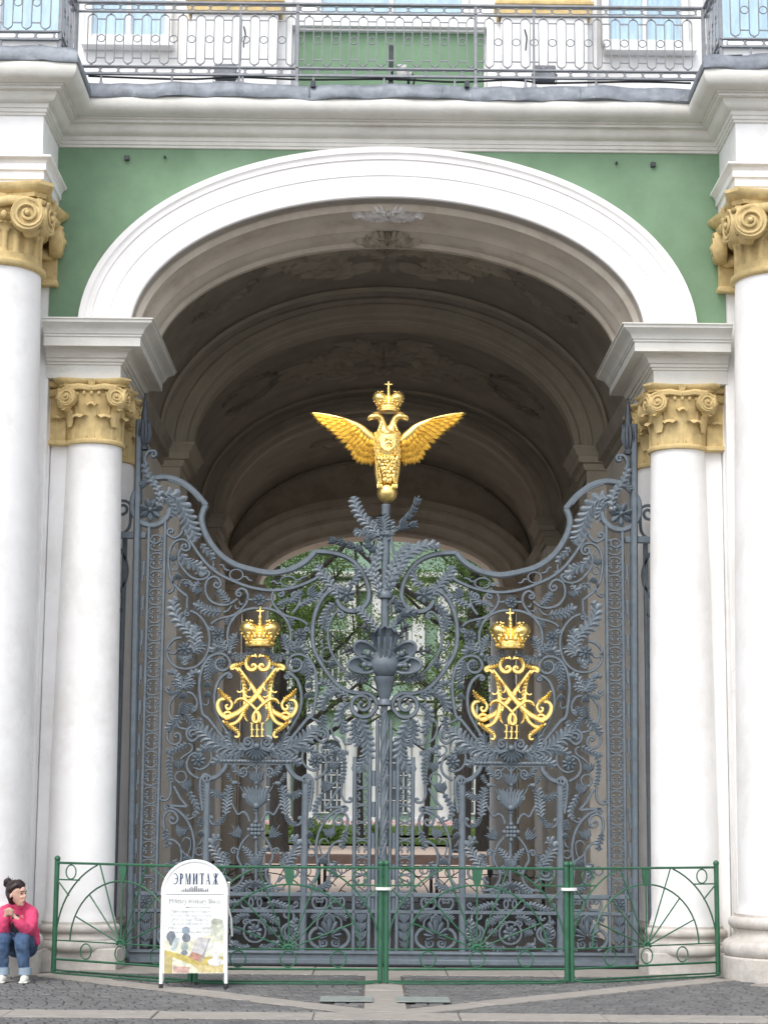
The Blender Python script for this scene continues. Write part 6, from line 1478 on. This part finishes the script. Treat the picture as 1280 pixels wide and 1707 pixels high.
pale_d = mat('denim_cuff', (.26, .33, .40), .85, var=.15, scale=20); shoe = mat('white_shoe', (.72, .70, .64), .6, var=.1, scale=12); hairm = mat('dark_hair', (.028, .016, .016), .45, var=.5, scale=30, stretch=(3, 3, .6)); navy = mat('navy_shirt', (.018, .02, .032), .85, var=.2)
HX, HY, HZ = -3.392, -2.10, .845
face = Vector((.88, -.47, .02)).normalized(); side = Vector((-.47, -.88, 0)).normalized()      # she looks to the right of the picture
def hp(f, s, u): return Vector((HX, HY, HZ))+face*f+side*s+Vector((0, 0, u))
def hc(*a): return [(*hp(f, s, u), r) for f, s, u, r in a]
chains = [
    hc((-.01, 0, .045, .078), (-.005, 0, .01, .076), (.015, 0, -.03, .062), (.035, 0, -.075, .036)),        # skull to chin
    hc((.045, 0, -.06, .036), (.062, 0, -.088, .020)), hc((.055, 0, .03, .035), (.068, 0, .05, .025)),
    hc((.080, 0, .012, .009), (.094, 0, -.012, .011), (.092, 0, -.024, .012)), hc((.075, .02, -.022, .014), (.075, -.02, -.022, .014)),
    hc((.082, -.014, -.050, .008), (.086, 0, -.050, .010), (.082, .014, -.050, .008)), hc((.08, 0, -.062, .010), (.078, .01, -.062, .009)),
    hc((-.01, .076, .0, .012), (-.012, .080, -.022, .010)), hc((-.01, -.076, .0, .012), (-.012, -.080, -.022, .010)),
    [(-3.385, -1.99, .66, .06), (-3.387, -2.02, .73, .045), (-3.392, -2.06, .79, .044), (HX, HY+.01, HZ-.02, .05)],
    [(-3.385, -1.85, .37, .10), (-3.385, -1.92, .50, .10), (-3.385, -1.98, .62, .11), (-3.385, -2.0, .70, .08)],
    [(-3.28, -1.99, .695, .045), (-3.262, -2.11, .60, .042), (-3.272, -2.23, .52, .036), (-3.33, -2.29, .61, .030), (-3.39, -2.30, .675, .022)],
    [(-3.49, -1.99, .695, .045), (-3.50, -2.11, .60, .042), (-3.478, -2.23, .52, .036), (-3.465, -2.29, .61, .030), (-3.44, -2.31, .675, .022)],
    [(-3.32, -1.86, .36, .085), (-3.31, -2.08, .425, .07), (-3.30, -2.28, .445, .055), (-3.285, -2.27, .30, .045), (-3.262, -2.25, .16, .032), (-3.262, -2.25, .11, .035), (-3.258, -2.34, .09, .025)],
    [(-3.44, -1.86, .36, .085), (-3.46, -2.08, .425, .07), (-3.475, -2.28, .445, .055), (-3.47, -2.27, .30, .045), (-3.462, -2.25, .16, .032), (-3.462, -2.25, .11, .035), (-3.466, -2.34, .09, .025)]]
# clasped hands: palms and five fingers each, curled round the other hand
for sg, bx in ((1, -3.392), (-1, -3.440)):
    chains.append([(bx, -2.305, .675, .021), (bx-sg*.012, -2.315, .70, .023), (bx-sg*.022, -2.32, .718, .019)])
    for k in range(4):
        z = .722-.016*k; x0 = bx-sg*.018
        chains.append([(x0, -2.325, z, .0085), (x0-sg*.020, -2.345+.003*k, z+.002, .0085), (x0-sg*.042+sg*.004*k, -2.335, z-.004, .0078), (x0-sg*.050+sg*.004*k, -2.318, z-.010, .0068)])
    chains.append([(bx+sg*.004, -2.315, .69, .010), (bx-sg*.004, -2.335, .712, .010), (bx-sg*.018, -2.342, .735, .008)])
woman = fuse('person', chains, .0075, skin, None, 2)
tag(woman, 'seated woman in pink jacket and rolled blue jeans, hands clasped, looking right', 'person')
jk = [[(-3.385, -1.83, .40, .125), (-3.385, -1.90, .52, .125), (-3.385, -1.97, .63, .13), (-3.385, -2.0, .70, .085)],
      [(-3.385, -2.0, .70, .09), (-3.30, -1.995, .70, .068), (-3.262, -2.05, .66, .066), (-3.25, -2.13, .58, .064), (-3.268, -2.225, .525, .056), (-3.318, -2.275, .59, .05), (-3.355, -2.285, .632, .044)],
      [(-3.385, -2.0, .70, .09), (-3.47, -1.995, .70, .068), (-3.508, -2.05, .66, .066), (-3.512, -2.13, .58, .064), (-3.482, -2.225, .525, .056), (-3.468, -2.275, .59, .05), (-3.455, -2.29, .632, .044)],
      [(-3.30, -1.86, .50, .09), (-3.255, -1.92, .44, .065), (-3.205, -1.98, .405, .032)], [(-3.48, -1.86, .50, .09), (-3.52, -1.92, .44, .05)],
      [(-3.42, -2.06, .745, .035), (-3.36, -2.07, .745, .035), (-3.335, -2.03, .765, .028)], [(-3.43, -2.02, .755, .03), (-3.45, -1.98, .765, .028), (-3.40, -1.95, .775, .03)]]
fuse('jacket', jk, .008, pink, woman, 2, (.034, .10))
fuse('shirt', [[(-3.385, -2.03, .69, .045), (-3.385, -2.04, .62, .055), (-3.385, -2.02, .50, .075), (-3.385, -1.99, .42, .09)], [(-3.355, -2.287, .634, .036), (-3.372, -2.295, .655, .030)], [(-3.452, -2.292, .634, .036), (-3.447, -2.30, .655, .030)]], .010, navy, woman, 1)
fuse('jeans', [[(-3.32, -1.85, .36, .105), (-3.31, -2.08, .425, .086), (-3.30, -2.285, .445, .069), (-3.285, -2.275, .30, .060), (-3.265, -2.255, .19, .050)], [(-3.44, -1.85, .36, .105), (-3.46, -2.08, .425, .086), (-3.475, -2.285, .445, .069), (-3.47, -2.275, .30, .060), (-3.463, -2.255, .19, .050)], [(-3.42, -1.83, .36, .11), (-3.34, -1.83, .36, .11)]], .008, denim, woman, 2, (.022, .09))
for x, x2 in ((-3.264, -3.258), (-3.4625, -3.466)):
    MB().lathe([(.050, .135), (.059, .138), (.060, .20), (.052, .203)], (x, -2.255, 0), 18).build('cuff', pale_d, woman)
    fuse('shoe', [[(x, -2.235, .115, .036), (x, -2.26, .105, .040), (x2, -2.32, .098, .038), (x2, -2.375, .090, .030)]], .007, shoe, woman, 2)
    MB().box((x2, -2.30, G+.012), (.078, .20, .022), .010).build('sole', shoe, woman)
hr = [hc((.012, 0, .078, .064), (-.022, 0, .058, .084), (-.040, 0, .010, .078), (-.045, 0, -.045, .050)), hc((-.03, .045, -.01, .045), (-.03, -.045, -.01, .045)), hc((.045, .020, .100, .020), (.02, .045, .085, .030), (-.02, .060, .05, .035)), hc((.045, -.010, .102, .020), (.02, -.045, .085, .030), (-.02, -.060, .05, .035)),
      hc((-.085, 0, .095, .030), (-.110, .005, .118, .038), (-.128, 0, .095, .030)), hc((-.10, .02, .13, .022), (-.12, .015, .105, .025))]
ho = fuse('hair', hr, .007, hairm, woman, 1, (.010, .012))
mb = MB()
for _ in range(120):                                   # combed strands lying on the cap, drawn to the knot
    a = random.uniform(-1.2, 1.2); r0 = .089
    P = [hp(.055-.06*abs(a)*.3, r0*.62*sin(a), .112-.035*abs(a)), hp(.0, r0*.95*sin(a), .048+r0*.98*cos(a)*.95), hp(-.06, r0*.8*sin(a), .052+r0*.80*cos(a)), hp(-.10, .015*a, .10+random.gauss(0, .006))]
    mb.tube(spline([tuple(p) for p in P], 3), .0026, 4, caps=False)
for _ in range(14):                                    # a few loose ends round the knot
    a = random.uniform(0, 2*pi); b = hp(-.112, .028*cos(a), .115+.03*sin(a)); e = Vector((random.gauss(0, .012), random.gauss(0, .01), random.uniform(.004, .028)))
    mb.tube([b, b+e, b+e*1.5+Vector((random.gauss(0, .012), 0, -.004))], [.004, .003, .0012], 4)
mb.build('hair_strands', hairm, ho)
for s_ in (-1, 1):
    MB().ball(tuple(hp(.074, s_*.030, .012)), .0075, 8, 6).build('eye', navy, woman); MB().tube([hp(.073, s_*.045, .028), hp(.083, s_*.030, .033), hp(.086, s_*.016, .028)], .004, 5).build('eyebrow', hairm, woman)
MB().tube([hp(.082, -.016, -.054), hp(.092, 0, -.056), hp(.082, .016, -.054)], .0045, 5).build('mouth', mat('lips', (.45, .16, .15), .5, var=.05), woman)
